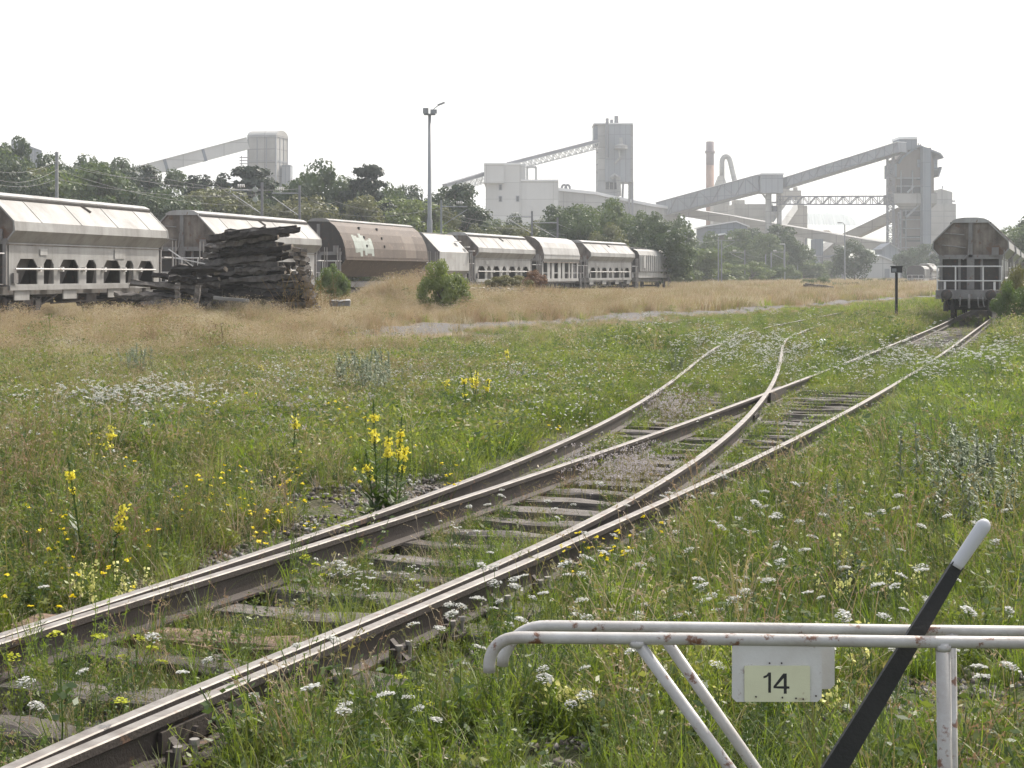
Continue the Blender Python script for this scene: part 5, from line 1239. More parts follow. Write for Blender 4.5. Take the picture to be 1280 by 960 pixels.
for i, kd in enumerate(('near_green', 'near_tall', 'near_dry', 'near_weed', 'near_feather', 'near_stalk', 'near_broad')): m = ki == i; put(kd, X[m], Y[m], sc[m])
# zone 2: 15 - 34 m
X, Y, g = sample(12.5, 34, 105, 12); dry, road, bal, rl, cl = masks(X, Y); u = g.uniform(0, 1, len(X)) + 1 - ss(12.5, 17, Y); tp = g.uniform(0, 1, len(X))
keep = (u < np.where(bal > .5, np.where(Y < 26, np.where((rl < .3) & (np.sin(X * 2.3 + Y * 1.7) > -.4), .85, .08 + .3 * (cl > .3)), .8), np.clip(.75 + .4 * cl, .25, 1))) & (rl > np.where(Y > 25, np.where(np.sin(Y * .9 + X) > .1, -1, .05), .06)); X, Y, tp, cl, dry, bal, u2 = X[keep], Y[keep], tp[keep], cl[keep], dry[keep], bal[keep], g.uniform(0, 1, keep.sum())
sc = g.uniform(.55, 1.1, len(X)) * np.where(bal > .5, .6, 1)
isd = u2 < np.clip(dry * .9 + .07 * (X < -1) + .04, 0, 1); isw = ~isd & (tp < .30)
put('mid_dry', X[isd], Y[isd], (sc * (.55 + .45 * dry))[isd]); put('mid_weed', X[isw], Y[isw], sc[isw]); sc = sc * np.where(X > fx(RR, np.clip(Y, 5.5, 58)) + .5, 1.25, 1); m = ~isd & ~isw; put('mid_green', X[m], Y[m], sc[m])
# zone 3: 34 - 80 m
X, Y, g = sample(34, 80, 24, 13); dry, road, bal, rl, cl = masks(X, Y); u = g.uniform(0, 1, len(X)); tp = g.uniform(0, 1, len(X))
bare = (bal > .4) & (Y > 42) & (np.abs(X - track_x(Y)) < 2)
keep = (u < np.where(bare, .10, 1) * (1 - road * .97)) & clear_wagons(X, Y) & ((rl > .12) | (Y > 62)); X, Y, tp, cl, dry = X[keep], Y[keep], tp[keep], cl[keep], dry[keep]; u2 = g.uniform(0, 1, len(X))
sc = g.uniform(.75, 1.5, len(X)) * np.where((bal[keep] > .4), .55, 1)
isd = u2 < np.clip(dry * (.97 - .45 * (cl > .22)) + .03, 0, 1); isw = ~isd & (tp < .25)
rd_ = X - np.interp(Y, RDY, RDX); sc = sc * np.clip(.80 + .42 * np.sin(X * .8 + 2 * np.sin(Y * .35)) * np.sin(Y * .6 + X * .3) + .2 * np.sin(X * 2.3 + Y), .35, 1.3); sc = sc * np.where((Y < 62) & (X < -2), .74, 1); sc = sc * np.where((rd_ > 0) & (rd_ < 4.5) & (Y > 40), .30, np.where((rd_ > 0) & (rd_ < 9) & (Y > 40), .55, 1)); put('mid_dry', X[isd], Y[isd], sc[isd] * 1.05); put('mid_weed', X[isw], Y[isw], sc[isw]); m = ~isd & ~isw; put('mid_green', X[m], Y[m], sc[m] * .9)
# zone 4: 80 - 330 m
for (a, b, dn, s0, sd_) in ((80, 160, 3.2, 1.0, 14), (160, 330, .8, 1.5, 15)):
    X, Y, g = sample(a, b, dn, sd_); dry, road, bal, rl, cl = masks(X, Y); u = g.uniform(0, 1, len(X))
    keep = (u < 1 - road * .95) & (np.abs(X - train_x(Y)) > 1.7) & ((np.abs(X - track_x(Y)) > 1.6)); X, Y, dry = X[keep], Y[keep], dry[keep]; u2 = g.uniform(0, 1, len(X)); sc = g.uniform(.7, 1.2, len(X)) * s0
    isd = u2 < np.clip(dry * .9 + .04, 0, 1); rd_ = X - np.interp(Y, RDY, RDX); sc = sc * np.where((rd_ > 0) & (rd_ < 6), .35, 1); put('far_dry', X[isd], Y[isd], sc[isd]); put('far_green', X[~isd], Y[~isd], sc[~isd])
# flower carpets placed where the photograph has them (each spot laid out on the ground)
def patch(kind, cx, cy, sx, sy, n, seed, smin=.7, smax=1.2):
    g = r_(seed); p = [onz(cx + a, cy + b, -.03) for a, b in zip(g.normal(0, sx, n), g.normal(0, sy, n)) if cy + b > HZ + 22]
    X = np.array([q.x for q in p]); Y = np.array([q.y for q in p]); k = (Y > 4.8); X, Y = X[k], Y[k]; rl = masks(X, Y)[3]; k = rl > .07
    put(kind, X[k], Y[k], g.uniform(smin, smax, k.sum()))
patch('umbels', 170, 545, 48, 11, 60, 21, .7, 1.0); patch('pink_small', 130, 555, 70, 14, 120, 22)
patch('white_small', 370, 500, 60, 20, 200, 23); patch('pink_small', 370, 530, 55, 25, 200, 24); patch('white_small', 60, 560, 50, 30, 80, 25)
patch('pink_small', 545, 490, 90, 18, 240, 26); patch('white_small', 560, 490, 110, 22, 160, 27); patch('white_small', 700, 490, 110, 25, 160, 28)
patch('pink_small', 790, 598, 34, 12, 90, 29, .7, 1.0); patch('pink_small', 840, 520, 18, 8, 60, 30); patch('pink_small', 740, 600, 20, 10, 20, 31)
patch('white_small', 930, 450, 90, 18, 260, 32); patch('white_small', 1010, 460, 60, 12, 160, 33); patch('umbels', 940, 440, 80, 18, 130, 34, .7, 1.1)
patch('white_small', 1080, 450, 100, 30, 110, 35); patch('umbels', 1180, 470, 70, 20, 90, 36); patch('white_small', 1210, 520, 50, 40, 60, 37)
patch('yellow_small', 300, 680, 60, 22, 20, 38); patch('yellow_small', 60, 740, 50, 25, 10, 39); patch('yellow_small', 220, 640, 90, 30, 9, 40); patch('yellow_small', 430, 570, 140, 40, 22, 41); patch('yellow_small', 760, 730, 40, 14, 10, 42)
patch('toadflax', 800, 790, 45, 18, 16, 43); patch('toadflax', 1080, 780, 60, 20, 10, 44); patch('toadflax', 800, 930, 120, 30, 10, 45); patch('toadflax', 1000, 930, 70, 30, 12, 46); patch('toadflax', 180, 760, 40, 12, 7, 47)
patch('umbels', 450, 740, 40, 14, 6, 48, .4, .6); patch('umbels', 470, 690, 60, 30, 7, 49, .4, .6)
patch('dark_stalk', 300, 440, 260, 14, 150, 50, .8, 1.3); patch('dark_stalk', 120, 480, 110, 22, 70, 51)
# tufts of taller dry grass in the left foreground
patch('mid_dry', 230, 480, 180, 14, 70, 52, .5, .8); patch('mid_dry', 540, 480, 60, 8, 60, 53, .6, 1)
patch('white_small', 250, 500, 140, 22, 120, 71); patch('white_small', 640, 520, 90, 20, 80, 72)
for kd, x, y, sx, sy, n, s0 in (('near_tall', 235, 760, 16, 8, 26, 1), ('near_feather', 350, 722, 22, 8, 22, 1), ('near_tall', 345, 735, 20, 8, 16, .9), ('near_weed', 430, 690, 16, 10, 22, 1), ('near_tall', 520, 660, 22, 8, 22, .8), ('near_weed', 600, 640, 26, 8, 12, .8),
    ('near_feather', 600, 735, 30, 12, 26, .9), ('near_tall', 640, 725, 26, 10, 24, .8), ('near_tall', 700, 700, 26, 10, 30, .8), ('near_weed', 770, 670, 26, 8, 26, .8), ('near_tall', 360, 870, 26, 14, 22, 1), ('near_tall', 480, 800, 30, 14, 26, .9), ('near_feather', 90, 850, 40, 16, 18, 1), ('near_tall', 220, 800, 40, 12, 7, .8), ('near_weed', 340, 790, 50, 16, 8, .7), ('near_feather', 560, 600, 40, 14, 40, 1)):
    patch(kd, x, y, sx, sy, n, int(x + y), s0 * .8, s0 * 1.25)
patch('mid_weed', 470, 372, 45, 5, 60, 81, .8, 1.4); patch('mid_green', 440, 378, 50, 6, 60, 82, .8, 1.3); patch('mid_weed', 120, 440, 120, 14, 160, 83, .7, 1.3); patch('mid_dry', 180, 458, 210, 22, 850, 84, .45, .9); patch('mid_dry', 60, 510, 90, 26, 260, 85, .4, .8); patch('near_stalk', 250, 500, 200, 30, 900, 87, .7, 1.2); patch('mid_dry', 640, 440, 110, 12, 260, 88, .4, .7); patch('dark_stalk', 240, 480, 200, 25, 130, 89, .6, 1.0); patch('mid_dry', 1120, 385, 60, 5, 80, 90, .4, .7); patch('mid_weed', 700, 395, 200, 8, 90, 86, .6, 1.1)
# tall grass crowding the outer side of the near right rail
g = r_(74); n = 420; Y = g.uniform(6.2, 18, n); X = fx(RR, Y) + g.uniform(.16, .85, n); k = np.sin(Y * 2.1) + np.sin(Y * 5.3) > -.7; put('near_tall', X[k], Y[k], g.uniform(.45, .9, k.sum())); n = 260; Y = g.uniform(6.2, 18, n); X = fx(RR, Y) + g.uniform(.14, .9, n); put('near_weed', X, Y, g.uniform(.5, .95, n))
# weeds overgrowing parts of the far rails
g = r_(73)
for f_, a, b, n in ((lambda Y: fx(RL, Y), 27.2, 31.6, 420), (lambda Y: fx(RR, Y), 18.8, 21.2, 60), (lambda Y: fx(RR, Y), 25.6, 33.8, 620), (lambda Y: fx(RA, Y), 20.5, 22.0, 16), (lambda Y: fx(RA, Y), 40, 44, 40), (lambda Y: fx(RC, Y), 44, 50, 50)):
    Y = g.uniform(a, b, n); X = f_(Y) + g.normal(0, .12, n); put('mid_green', X, Y, g.uniform(.55, .95, n))
# gravel on the ballast and the bare patches
g = r_(60); n = 3000; Y = g.uniform(4.8, 27, n); X = track_x(Y) - .3 + g.normal(0, .75, n); put('stones', X, Y, g.uniform(.4, .9, n))
X, Y, g = sample(4.8, 16, 14, 61); put('stones', X, Y, g.uniform(.4, 1.0, len(X)))
NAMES = {
 'green': (('near_green', 'near_tall', 'mid_green', 'far_green'), 'green_grass', 'green meadow grass growing over the field and along the rails', 'grass'),
 'dry': (('near_dry', 'near_stalk', 'mid_dry', 'far_dry'), 'dry_grass', 'straw coloured dry grass between the rails and the wagons', 'dry grass'),
 'weed': (('near_weed', 'near_feather', 'near_broad', 'mid_weed'), 'leafy_weeds', 'low leafy weeds mixed into the meadow', 'weeds'),
 'wf': (('white_small', 'pink_small', 'umbels'), 'white_wildflowers', 'carpet of small white and pinkish wildflowers in the meadow', 'wildflowers'),
 'yf': (('yellow_small', 'toadflax'), 'yellow_wildflowers', 'scattered small yellow wildflowers low in the meadow', 'wildflowers'),
 'ds': (('dark_stalk',), 'dry_stalks', 'dark dry seed stalks standing in the straw coloured grass', 'dry stalks'),
 'st': (('stones',), 'gravel', 'loose grey and brown gravel stones on the track bed', 'gravel')}
for key, (kinds, nm, lab, cat) in NAMES.items():
    Xs, Ys, Ss, Is, protos = [], [], [], [], []
    for kd in kinds:
        base_i = len(protos); protos += P_[kd]
        for X, Y, s_ in ALL.get(kd, []): Xs.append(X); Ys.append(Y); Ss.append(s_); Is.append(r_(len(Xs)).integers(base_i, len(protos), len(X)))
    X = np.concatenate(Xs); Y = np.concatenate(Ys); I = np.concatenate(Is)
    o = gn_scatter(nm, lab, cat, protos, X, Y, np.concatenate(Ss), .12, 5); o.data.attributes['pid'].data.foreach_set('value', I.astype(np.int32))
    print(nm, len(X))

# ---------------------------------------------------------------- single plants
def plantmesh(v, n, mats): return v.mesh(n, mats)
def mullein(h, stalks, seed, label, group):
    g = r_(seed); t = thing('mullein_plant', label, 'plant', group=group)
    st, lf, fl = Veg(), Veg(), Veg()
    for k in range(stalks):
        a = g.uniform(0, 6.28); b = np.array([math.cos(a) * .09, math.sin(a) * .05, 0]) * (stalks > 1); hh = h * (1 if k == 0 else g.uniform(.6, .95)); top = b * 2.5 + [g.normal(0, .03), g.normal(0, .03), hh]
        st.stem([b, lerp(b, top, .5) + [0, 0, .01], top], .012); 
        n = 90; q = g.uniform(.45, .98, n)[:, None]; st.leaves(b + (top - b) * q + g.normal(0, .008, (n, 3)), .010, g, .4, 0, .6)
        for c in g.uniform(.62, .95, g.integers(3, 6)):
            n = 26; C = b + (top - b) * c + g.normal(0, 1, (n, 3)) * [.017, .017, .015]; link('flower_cluster', Veg().leaves(C, .012, g, .2, 0, .9).mesh('flower_cluster', [YEFB]), t)
        n = 46; q = (g.uniform(0, 1, n) ** 1.6)[:, None] * .62; az = g.uniform(0, 6.28, n); ln = (.17 * (1 - q[:, 0]) + .04) * g.uniform(.7, 1.1, n) * h
        D = np.stack([np.cos(az), np.sin(az), g.uniform(.1, .9, n)], 1); D = unit(D); B = b + (top - b) * q; S = np.stack([-np.sin(az), np.cos(az), az * 0], 1)
        lf.add(*quads(B + D * ln[:, None] * .5, D * ln[:, None] * .55, S * ln[:, None] * .13)); 
    link('stem', st.mesh('stem', [WL_]), t); link('leaves', lf.mesh('leaves', [WL_]), t); return t
YEFB = leafmat('mullein_yellow', [(.78, .68, .06), (.85, .78, .18)], .35, 9, .6, .02, (1, 1, .6))
def gp(x, y, z=-.03): p = onz(x, y, z); return Vector((p.x, p.y, float(gz(p.x, p.y))))
MG = 'tall yellow mulleins in the meadow'
for i, (x, y, h, n, lab) in enumerate(((120, 722, .80, 2, 'double yellow mullein nearest the left corner of the photo'), (133, 640, .62, 1, 'slender mullein standing behind the nearest double one'), (365, 612, .62, 1, 'single yellow mullein with broad leaves left of the big group'),
    (480, 655, 1.0, 4, 'largest group of yellow mullein stalks, left of the rails'), (497, 640, .55, 1, 'short mullein on the right side of the largest group'), (556, 520, .42, 1, 'small mullein between the big group and the distant ones'), (584, 540, .62, 1, 'mullein left of the paired distant stalks'), (592, 533, .68, 1, 'left stalk of the distant mullein pair'),
    (604, 536, .75, 2, 'right and fuller stalk of the distant mullein pair'), (636, 478, .62, 1, 'farthest mullein, standing alone near the dry grass'), (327, 498, .45, 1, 'small far mullein among the white flowers'))):
    m = mullein(h, n, 200 + i, lab, MG); m.location = gp(x, y); m.rotation_euler = (0, 0, i * 1.3)
def bugloss_mesh(h, stalks, seed, mat):
    g = r_(seed); v = Veg()
    for k in range(stalks):
        b = np.append(g.normal(0, .08, 2) * (stalks > 1), 0); top = b + np.append(g.normal(0, .07, 2), h * g.uniform(.65, 1)); mid = lerp(b, top, .5) + np.append(g.normal(0, .02, 2), 0); v.stem([b, mid, top], .009)
        n = 66; q = g.uniform(.04, 1, n)[:, None]; az = g.uniform(0, 6.28, n); ln = .15 * (1.25 - q[:, 0]) * g.uniform(.7, 1.1, n)
        D = unit(np.stack([np.cos(az), np.sin(az), np.full(n, .7)], 1)); D2 = unit(np.stack([np.cos(az), np.sin(az), np.full(n, -.25)], 1)); B = b + (top - b) * q; S = np.stack([-np.sin(az), np.cos(az), az * 0], 1) * .008
        M = B + D * ln[:, None] * .55; T = M + D2 * ln[:, None] * .5
        V = np.stack([B - S, B + S, M + S, M - S, M - S, M + S, T + S * .3, T - S * .3], 1).reshape(-1, 3); v.add(V, np.arange(len(V)).reshape(-1, 4), 0)
        n = 40; q = g.uniform(.45, 1.0, n)[:, None]; v.leaves(b + (top - b) * q + g.normal(0, .012, (n, 3)), .008, g, 0, 0, .5)
    return v.mesh('bugloss_plant', [mat])
BM = [bugloss_mesh(.62, (2, 3, 4, 3)[k], 300 + k, GR_) for k in range(4)]
BGN = 'grey green spiky plants'
def bug(x, y, s, k, lab, grp=BGN):
    o = link('spiky_weed', BM[k % 4]); o.location = gp(x, y); o.scale = (s, s, s); o.rotation_euler = (0, 0, k * 1.7); tag(o, lab, 'plant', grp)
bug(1128, 672, 1.25, 0, 'lone dark spiky grey weed standing left of the grey thicket at the right')
bug(1035, 700, .8, 0, 'short spiky grey weed left of the lone dark one')
g = r_(8)
for k in range(20): bug(1165 + g.uniform(0, 120), 655 + g.uniform(-30, 60), g.uniform(.75, 1.2), k, 'spiky grey green weed in the thicket behind the lever handle', 'grey thicket behind the lever')
for k in range(16): bug(1010 + g.uniform(0, 120), 760 + g.uniform(-25, 20), g.uniform(.35, .55), k, 'low spiky grey weed behind the number plate', 'low grey weeds behind the frame')
for k in range(16): bug(415 + g.uniform(0, 75), 512 + g.uniform(-14, 10), g.uniform(.9, 1.35), k, 'blue grey spiky weed in the clump beyond the mulleins', 'blue grey clump beyond the mulleins')
for k in range(6): bug(120 + g.uniform(0, 60), 490 + g.uniform(-6, 14), g.uniform(.9, 1.3), k, 'dark spiky weed in the left dry grass', 'dark spiky weeds at left')
for k, (x, y) in enumerate(((505, 510), (640, 500), (845, 470))): bug(x, y, .9, k, ('spiky grey weed right of the blue grey clump', 'spiky grey weed in the middle of the meadow', 'spiky grey weed left of the bending rail')[k])
# wild carrot: the nearest umbels one by one
def carrot(seed, tall, mat=WHF, r=.034):
    g = r_(seed); t = thing('wild_carrot', 'white flat flower of wild carrot', 'flower')
    v = Veg(); dx, dy = g.normal(0, .05, 2); top = np.array([dx, dy, tall]); v.stem([[0, 0, 0], [dx * .2, dy * .2, tall * .5], top], .004)
    for j in range(12): a = g.uniform(0, 6.28); v.stem([top - [0, 0, .02], top + [math.cos(a) * r * .8, math.sin(a) * r * .8, .002]], .0015)
    n = 16; q = g.uniform(.1, .7, n)[:, None]; v.leaves(top * q + g.normal(0, .02, (n, 3)), .016, g, .5, 0, .15)
    link('stem', v.mesh('stem', [WL_]), t); link('umbel', Veg().umbel(top, r, 90, g, 0, .22, .0055, g.normal(0, .22, 2)).mesh('umbel', [mat]), t); return t
CG = 'white wild carrot flowers'
protoC = [carrot(400 + k, (.30, .38, .26, .44, .34)[k]) for k in range(5)]
spots = [(940, 640), (960, 655), (975, 650), (1000, 660), (1010, 640), (1050, 690), (900, 690), (930, 690), (955, 695), (975, 690), (990, 700), (870, 655), (1085, 690), (1110, 700), (1020, 712), (1135, 690), (905, 640),
  (600, 745), (620, 750), (640, 765), (670, 758), (612, 770), (585, 755), (700, 770), (720, 745), (690, 730), (668, 870), (700, 880), (720, 885), (705, 905), (768, 880), (780, 890), (745, 905), (500, 905), (520, 895), (536, 900), (480, 915), (430, 880), (415, 860), (395, 900), (445, 900),
  (1060, 760), (1090, 770), (1130, 780), (1160, 765), (1175, 770), (1200, 880), (1210, 900), (1225, 870), (1235, 905), (1150, 870), (1130, 890), (1245, 850), (1070, 890), (1040, 905), (985, 905), (900, 905), (870, 900), (1150, 925), (1260, 930),
  (40, 745), (20, 905), (60, 880), (95, 870), (180, 830), (200, 850), (250, 835), (330, 860), (360, 840), (820, 765), (845, 755), (870, 770), (900, 765), (790, 755), (560, 800), (540, 790), (515, 800)]
for i, (x, y) in enumerate(spots):
    pr = protoC[i % 5]; lab = 'small flat white wild carrot flower on a thin stem in the near meadow'
    p = gp(x, y + 45 * (y - 342) / 450)
    if p.y < 5.4: p.y = 5.4 + (i % 5) * .1
    if i < 5: pr.location = p; pr['label'] = lab; pr['group'] = CG; pr.rotation_euler = (0, 0, i)
    else: dup(pr, p, i * 1.1, lab, CG, [g.uniform(.75, 1.15)] * 3)
g = r_(77)
for i in range(150):
    x = g.uniform(560, 1280); y = g.uniform(640, 880)
    p = gp(x, y)
    if float(masks(np.array([p.x]), np.array([p.y]))[3][0]) < .1: continue
    dup(protoC[i % 5], p, g.uniform(0, 6), 'small flat white wild carrot flower on a thin stem in the near meadow', CG, [g.uniform(.6, 1.05)] * 3)
# green-yellow parsnip umbels, bottom left
def parsnip(seed, hts, label):
    g = r_(seed); t = thing('wild_parsnip', label, 'plant'); v = Veg(); base = np.zeros(3); H_ = max(h for _, _, h in hts); trunk = np.array([0, 0, H_ * .85]); v.stem([[0, 0, 0], trunk * .5 + [.01, 0, 0], trunk], .007)
    for dx, dz, h in hts: tip = np.array([dx, dz, h]); v.stem([trunk * min(.9, h / H_ * .55), lerp(trunk * h / H_ * .8, tip, .6), tip], .004); link('umbel', Veg().umbel(tip, .03, 50, g, 0, .2, .006, g.normal(0, .15, 2)).mesh('umbel', [YGF]), t)
    n = 26; q = g.uniform(.15, .8, n)[:, None]; v.leaves(trunk * q + g.normal(0, .035, (n, 3)), .028, g, .8, 0, .5)
    link('stem', v.mesh('stem', [WL_]), t); return t
pp = parsnip(1, ((-.02, 0, .62), (-.20, .05, .52), (.14, .05, .60), (-.28, 0, .32), (.24, 0, .36)), 'tall branching weed with green yellow umbels in the bottom left corner'); pp.location = gp(84, 958) + Vector((0, -.1, 0))
for i, (x, y, lab) in enumerate(((170, 860, 'low green yellow flowering weed between the near sleepers'), (380, 745, 'green yellow flowering weed growing beside the left rail'), (500, 920, 'green yellow flowering weed right of the near rail'), (430, 700, 'green yellow weed on the far side of the left rails'), (60, 690, 'pale green yellow weed at the left edge of the meadow'))):
    q_ = parsnip(10 + i, ((-.06, 0, .22), (.07, .02, .26), (.0, .05, .30), (.12, 0, .2)), lab); q_.location = gp(x, y)

# ---------------------------------------------------------------- bushes and trees
T1 = leafmat('tree_leaf_dark', [(.032, .050, .020), (.048, .072, .028), (.070, .098, .038)], .3, .35, .9)
T2 = leafmat('tree_leaf_mid', [(.052, .078, .026), (.076, .108, .036), (.105, .14, .05)], .35, .35, .9)
T3 = leafmat('tree_leaf_light', [(.082, .115, .034), (.115, .15, .046), (.15, .18, .062)], .4, .35, .9)
T4 = leafmat('tree_leaf_olive', [(.09, .10, .042), (.125, .13, .055), (.165, .16, .072)], .3, .35, .9)
TPINE = leafmat('pine_needles', [(.016, .026, .014), (.026, .038, .02)], .1, .4, .9)
BARK = worn('bark', (.13, .105, .085), (.07, .055, .045), .6, 2, None, 0, .9)
def crown(seed, kind, leaf=.021, nc=56, per=125, wid=.36):
    g = r_(seed); v = Veg(); C = []
    if kind == 'round': 
        while len(C) < nc:
            p = g.uniform(-1, 1, 3); r = np.linalg.norm(p)
            if .45 < r < 1: C.append([p[0] * wid, p[1] * wid, .56 + p[2] * .40 - abs(p[0]) * .05, g.uniform(.06, .13)])
    elif kind == 'tall':
        for _ in range(nc):
            z = g.uniform(.10, .96); w_ = wid * (math.sin(min(1, (z + .05)) * math.pi * .93) ** .6) * g.uniform(.3, 1); a = g.uniform(0, 6.28); C.append([math.cos(a) * w_ * .8, math.sin(a) * w_ * .8, z, g.uniform(.05, .10)])
    elif kind == 'pine':
        for _ in range(nc):
            L_ = g.integers(0, 6); z = .46 + L_ * .095; w_ = (.30, .30, .26, .22, .16, .07)[L_] * g.uniform(.3, 1.05); a = g.uniform(0, 6.28); C.append([math.cos(a) * w_, math.sin(a) * w_, z + g.normal(0, .012), g.uniform(.05, .08)])
    elif kind == 'spruce':
        for _ in range(nc):
            z = g.uniform(.08, .99); w_ = .24 * (1 - z) + .01; a = g.uniform(0, 6.28); q = g.uniform(.3, 1.1); C.append([math.cos(a) * w_ * q, math.sin(a) * w_ * q, z - q * .03, g.uniform(.025, .05)])
    elif kind == 'bush':
        while len(C) < nc:
            p = g.uniform(-1, 1, 3)
            if .3 < np.linalg.norm(p) < 1 and p[2] > -.5: C.append([p[0] * .62, p[1] * .5, .42 + p[2] * .46, g.uniform(.09, .18)])
    for x, y, z, r in C:
        n = int(per * (r / .095) ** 1.3); d = unit(g.normal(size=(n, 3))); rad = r * g.uniform(.45, 1.15, (n, 1)) ** .6
        flat = {'pine': .6, 'spruce': .5}.get(kind, .8); P = np.array([x, y, z]) + d * rad * [1, 1, flat]
        D = unit(d + g.normal(0, .5, (n, 3)) + [0, 0, .4]); U = unit(np.cross(D, unit(g.normal(size=(n, 3))))); W = np.cross(D, U); s_ = leaf * g.uniform(.6, 1.4, (n, 1))
        v.add(*quads(P, U * s_, W * s_ * .6))
    return v
def trunk_mb(seed, kind):
    r = random.Random(seed); mb = MB(); top = .9 if kind in ('pine', 'spruce', 'tall') else .62
    mb.tube([(0, 0, 0), (.005, 0, top * .4), (-.004, .004, top)], [.022, .016, .004], 7)
    for k in range(7):
        a = r.uniform(0, 6.28); z = r.uniform(.2, .6) * top; l = r.uniform(.15, .28); mb.tube([(0, 0, z), (math.cos(a) * l * .5, math.sin(a) * l * .5, z + l * .45), (math.cos(a) * l, math.sin(a) * l, z + l * (.9 if kind != 'pine' else .3))], [.010, .007, .002], 5)
    return mb
CM = {}
for kind, n, mats in (('round', 4, (T1, T2, T3, T4)), ('tall', 2, (T1, T2, T4)), ('pine', 1, (TPINE,)), ('spruce', 1, (TPINE,)), ('bush', 3, (T3, T2, T4, T1))):
    for k in range(n):
        v = crown(500 + k + len(kind) * 10, kind, {'bush': .030, 'pine': .017, 'spruce': .014}.get(kind, .0175), {'pine': 60, 'spruce': 130, 'bush': 26, 'tall': 80}.get(kind, 74), {'bush': 120, 'spruce': 40, 'pine': 120}.get(kind, 130))
        for m in mats: CM.setdefault((kind, m.name), []).append(v.mesh('crown', [m]))
TRM = {k: trunk_mb(3, k).mesh('trunk', BARK, True) for k in ('round', 'tall', 'pine', 'spruce', 'bush')}
TG_ = 'trees behind the railway'
MARKS = ((-200, 60, 'beside the left edge of the photo'), (60, 150, 'behind the first hopper wagon'), (150, 235, 'below the pale climbing gallery'), (235, 300, 'left of the barrel roof tower'), (300, 350, 'below the barrel roof tower'), (350, 420, 'above the timber pile'), (420, 490, 'above the brown wagon'), (490, 545, 'left of the tall light mast'), (545, 600, 'right of the tall light mast'), (600, 650, 'left of the white building'), (650, 700, 'below the white building'), (700, 755, 'left of the concrete mill tower'), (755, 800, 'below the concrete mill tower'), (800, 860, 'just right of the ribbed end wagon'), (860, 900, 'before the tall chimney'), (900, 935, 'before the dark blue grey shed'), (935, 975, 'under the box house'), (975, 1010, 'right of the box house'), (1010, 1050, 'left of the slim street lamp'), (1050, 1400, 'near the slim street lamp'))
def autolabel(x, kind, mat, row):
    sh = {'round': 'round crowned tree', 'tall': 'narrow tree', 'pine': 'pine', 'spruce': 'spruce', 'bush': 'low shrub'}[kind]; cl = {'tree_leaf_dark': 'dark green', 'tree_leaf_mid': 'mid green', 'tree_leaf_light': 'light green', 'tree_leaf_olive': 'olive green'}.get(mat.name, 'blackish')
    m = [c for a, b, c in MARKS if a <= x < b][0]; return '%s %s %s%s' % (cl, sh, ('in %s ' % row) if row else '', m)
def tree(x, ytop, Y, kind, mat, seed, wide=1.0, label=None, group=TG_, name=None, base=None, row=None):
    g = random.Random(seed); label = label or autolabel(x, kind, mat, row); X = xx(x, Y); z0 = float(gz(X, Y)) if base is None else base
    if Y > 250: z0 = min(z0, -.3) if base is None else base
    h = zz(ytop, Y) - z0; nm = name or {'pine': 'pine_tree', 'spruce': 'spruce_tree', 'bush': 'bush'}.get(kind, 'broadleaf_tree')
    t = thing(nm, label, 'bush' if kind == 'bush' else 'tree', (X, Y, z0 - .02), g.uniform(0, 6.28), group)
    t.scale = (h * wide, h * wide, h * 1.0)
    link('crown', g.choice(CM[(kind, mat.name)]), t); link('trunk' if kind != 'bush' else 'stems', TRM[kind], t); return t
rt = random.Random(5)
TOP = [(-60, 165), (0, 166), (20, 172), (40, 186), (60, 178), (90, 182), (112, 190), (128, 186), (150, 196), (190, 208), (215, 214), (240, 218), (275, 220), (300, 212), (330, 222), (365, 216), (395, 210), (430, 215), (470, 224), (500, 222), (530, 228), (556, 230), (580, 236), (592, 264), (630, 266), (670, 266), (690, 256), (712, 250), (742, 245), (770, 252), (800, 262), (825, 258), (848, 264), (870, 284), (890, 292), (915, 292), (935, 288), (955, 292), (975, 286), (992, 296), (1010, 318), (1025, 330), (1100, 335)]
def topy(x): return float(np.interp(x, [p[0] for p in TOP], [p[1] for p in TOP]))
# back row
x = -70; k = 0
while x < 860:
    Y = rt.uniform(168, 205); kind = rt.choice(('round', 'round', 'tall')); m = rt.choice((T1, T1, T2, T2, T4)) if x < 560 else rt.choice((T1, T2, T2, T4))
    if kind == 'tall' and m is T3: m = T2
    tree(x, topy(x) + rt.uniform(-3, 6), Y, kind, m, k, rt.uniform(.55, .95), row='back row'); x += rt.uniform(24, 44); k += 1
# middle row, lower
x = -60
while x < 850:
    Y = rt.uniform(148, 166); m = rt.choice((T2, T1, T4, T3)); tree(x, topy(x) + rt.uniform(12, 34), Y, rt.choice(('round', 'round', 'tall')) if m is not T3 else 'round', m, k, rt.uniform(.7, 1.15), row='middle row'); x += rt.uniform(26, 44); k += 1
# front row of shrubs and young trees just behind the wagons
x = -50
while x < 860:
    Y = rt.uniform(min(132, 112 + max(0, x) * .04), 140) if x < 700 else rt.uniform(172, 190); yt = max(topy(x) + rt.uniform(40, 62), 262 + x * .035 + rt.uniform(-8, 10)); m = rt.choice((T2, T3, T3, T4)); tree(x, yt, Y, 'round' if rt.random() < .6 else 'bush', m, k, rt.uniform(1.0, 1.5), row='front row'); x += rt.uniform(22, 34); k += 1
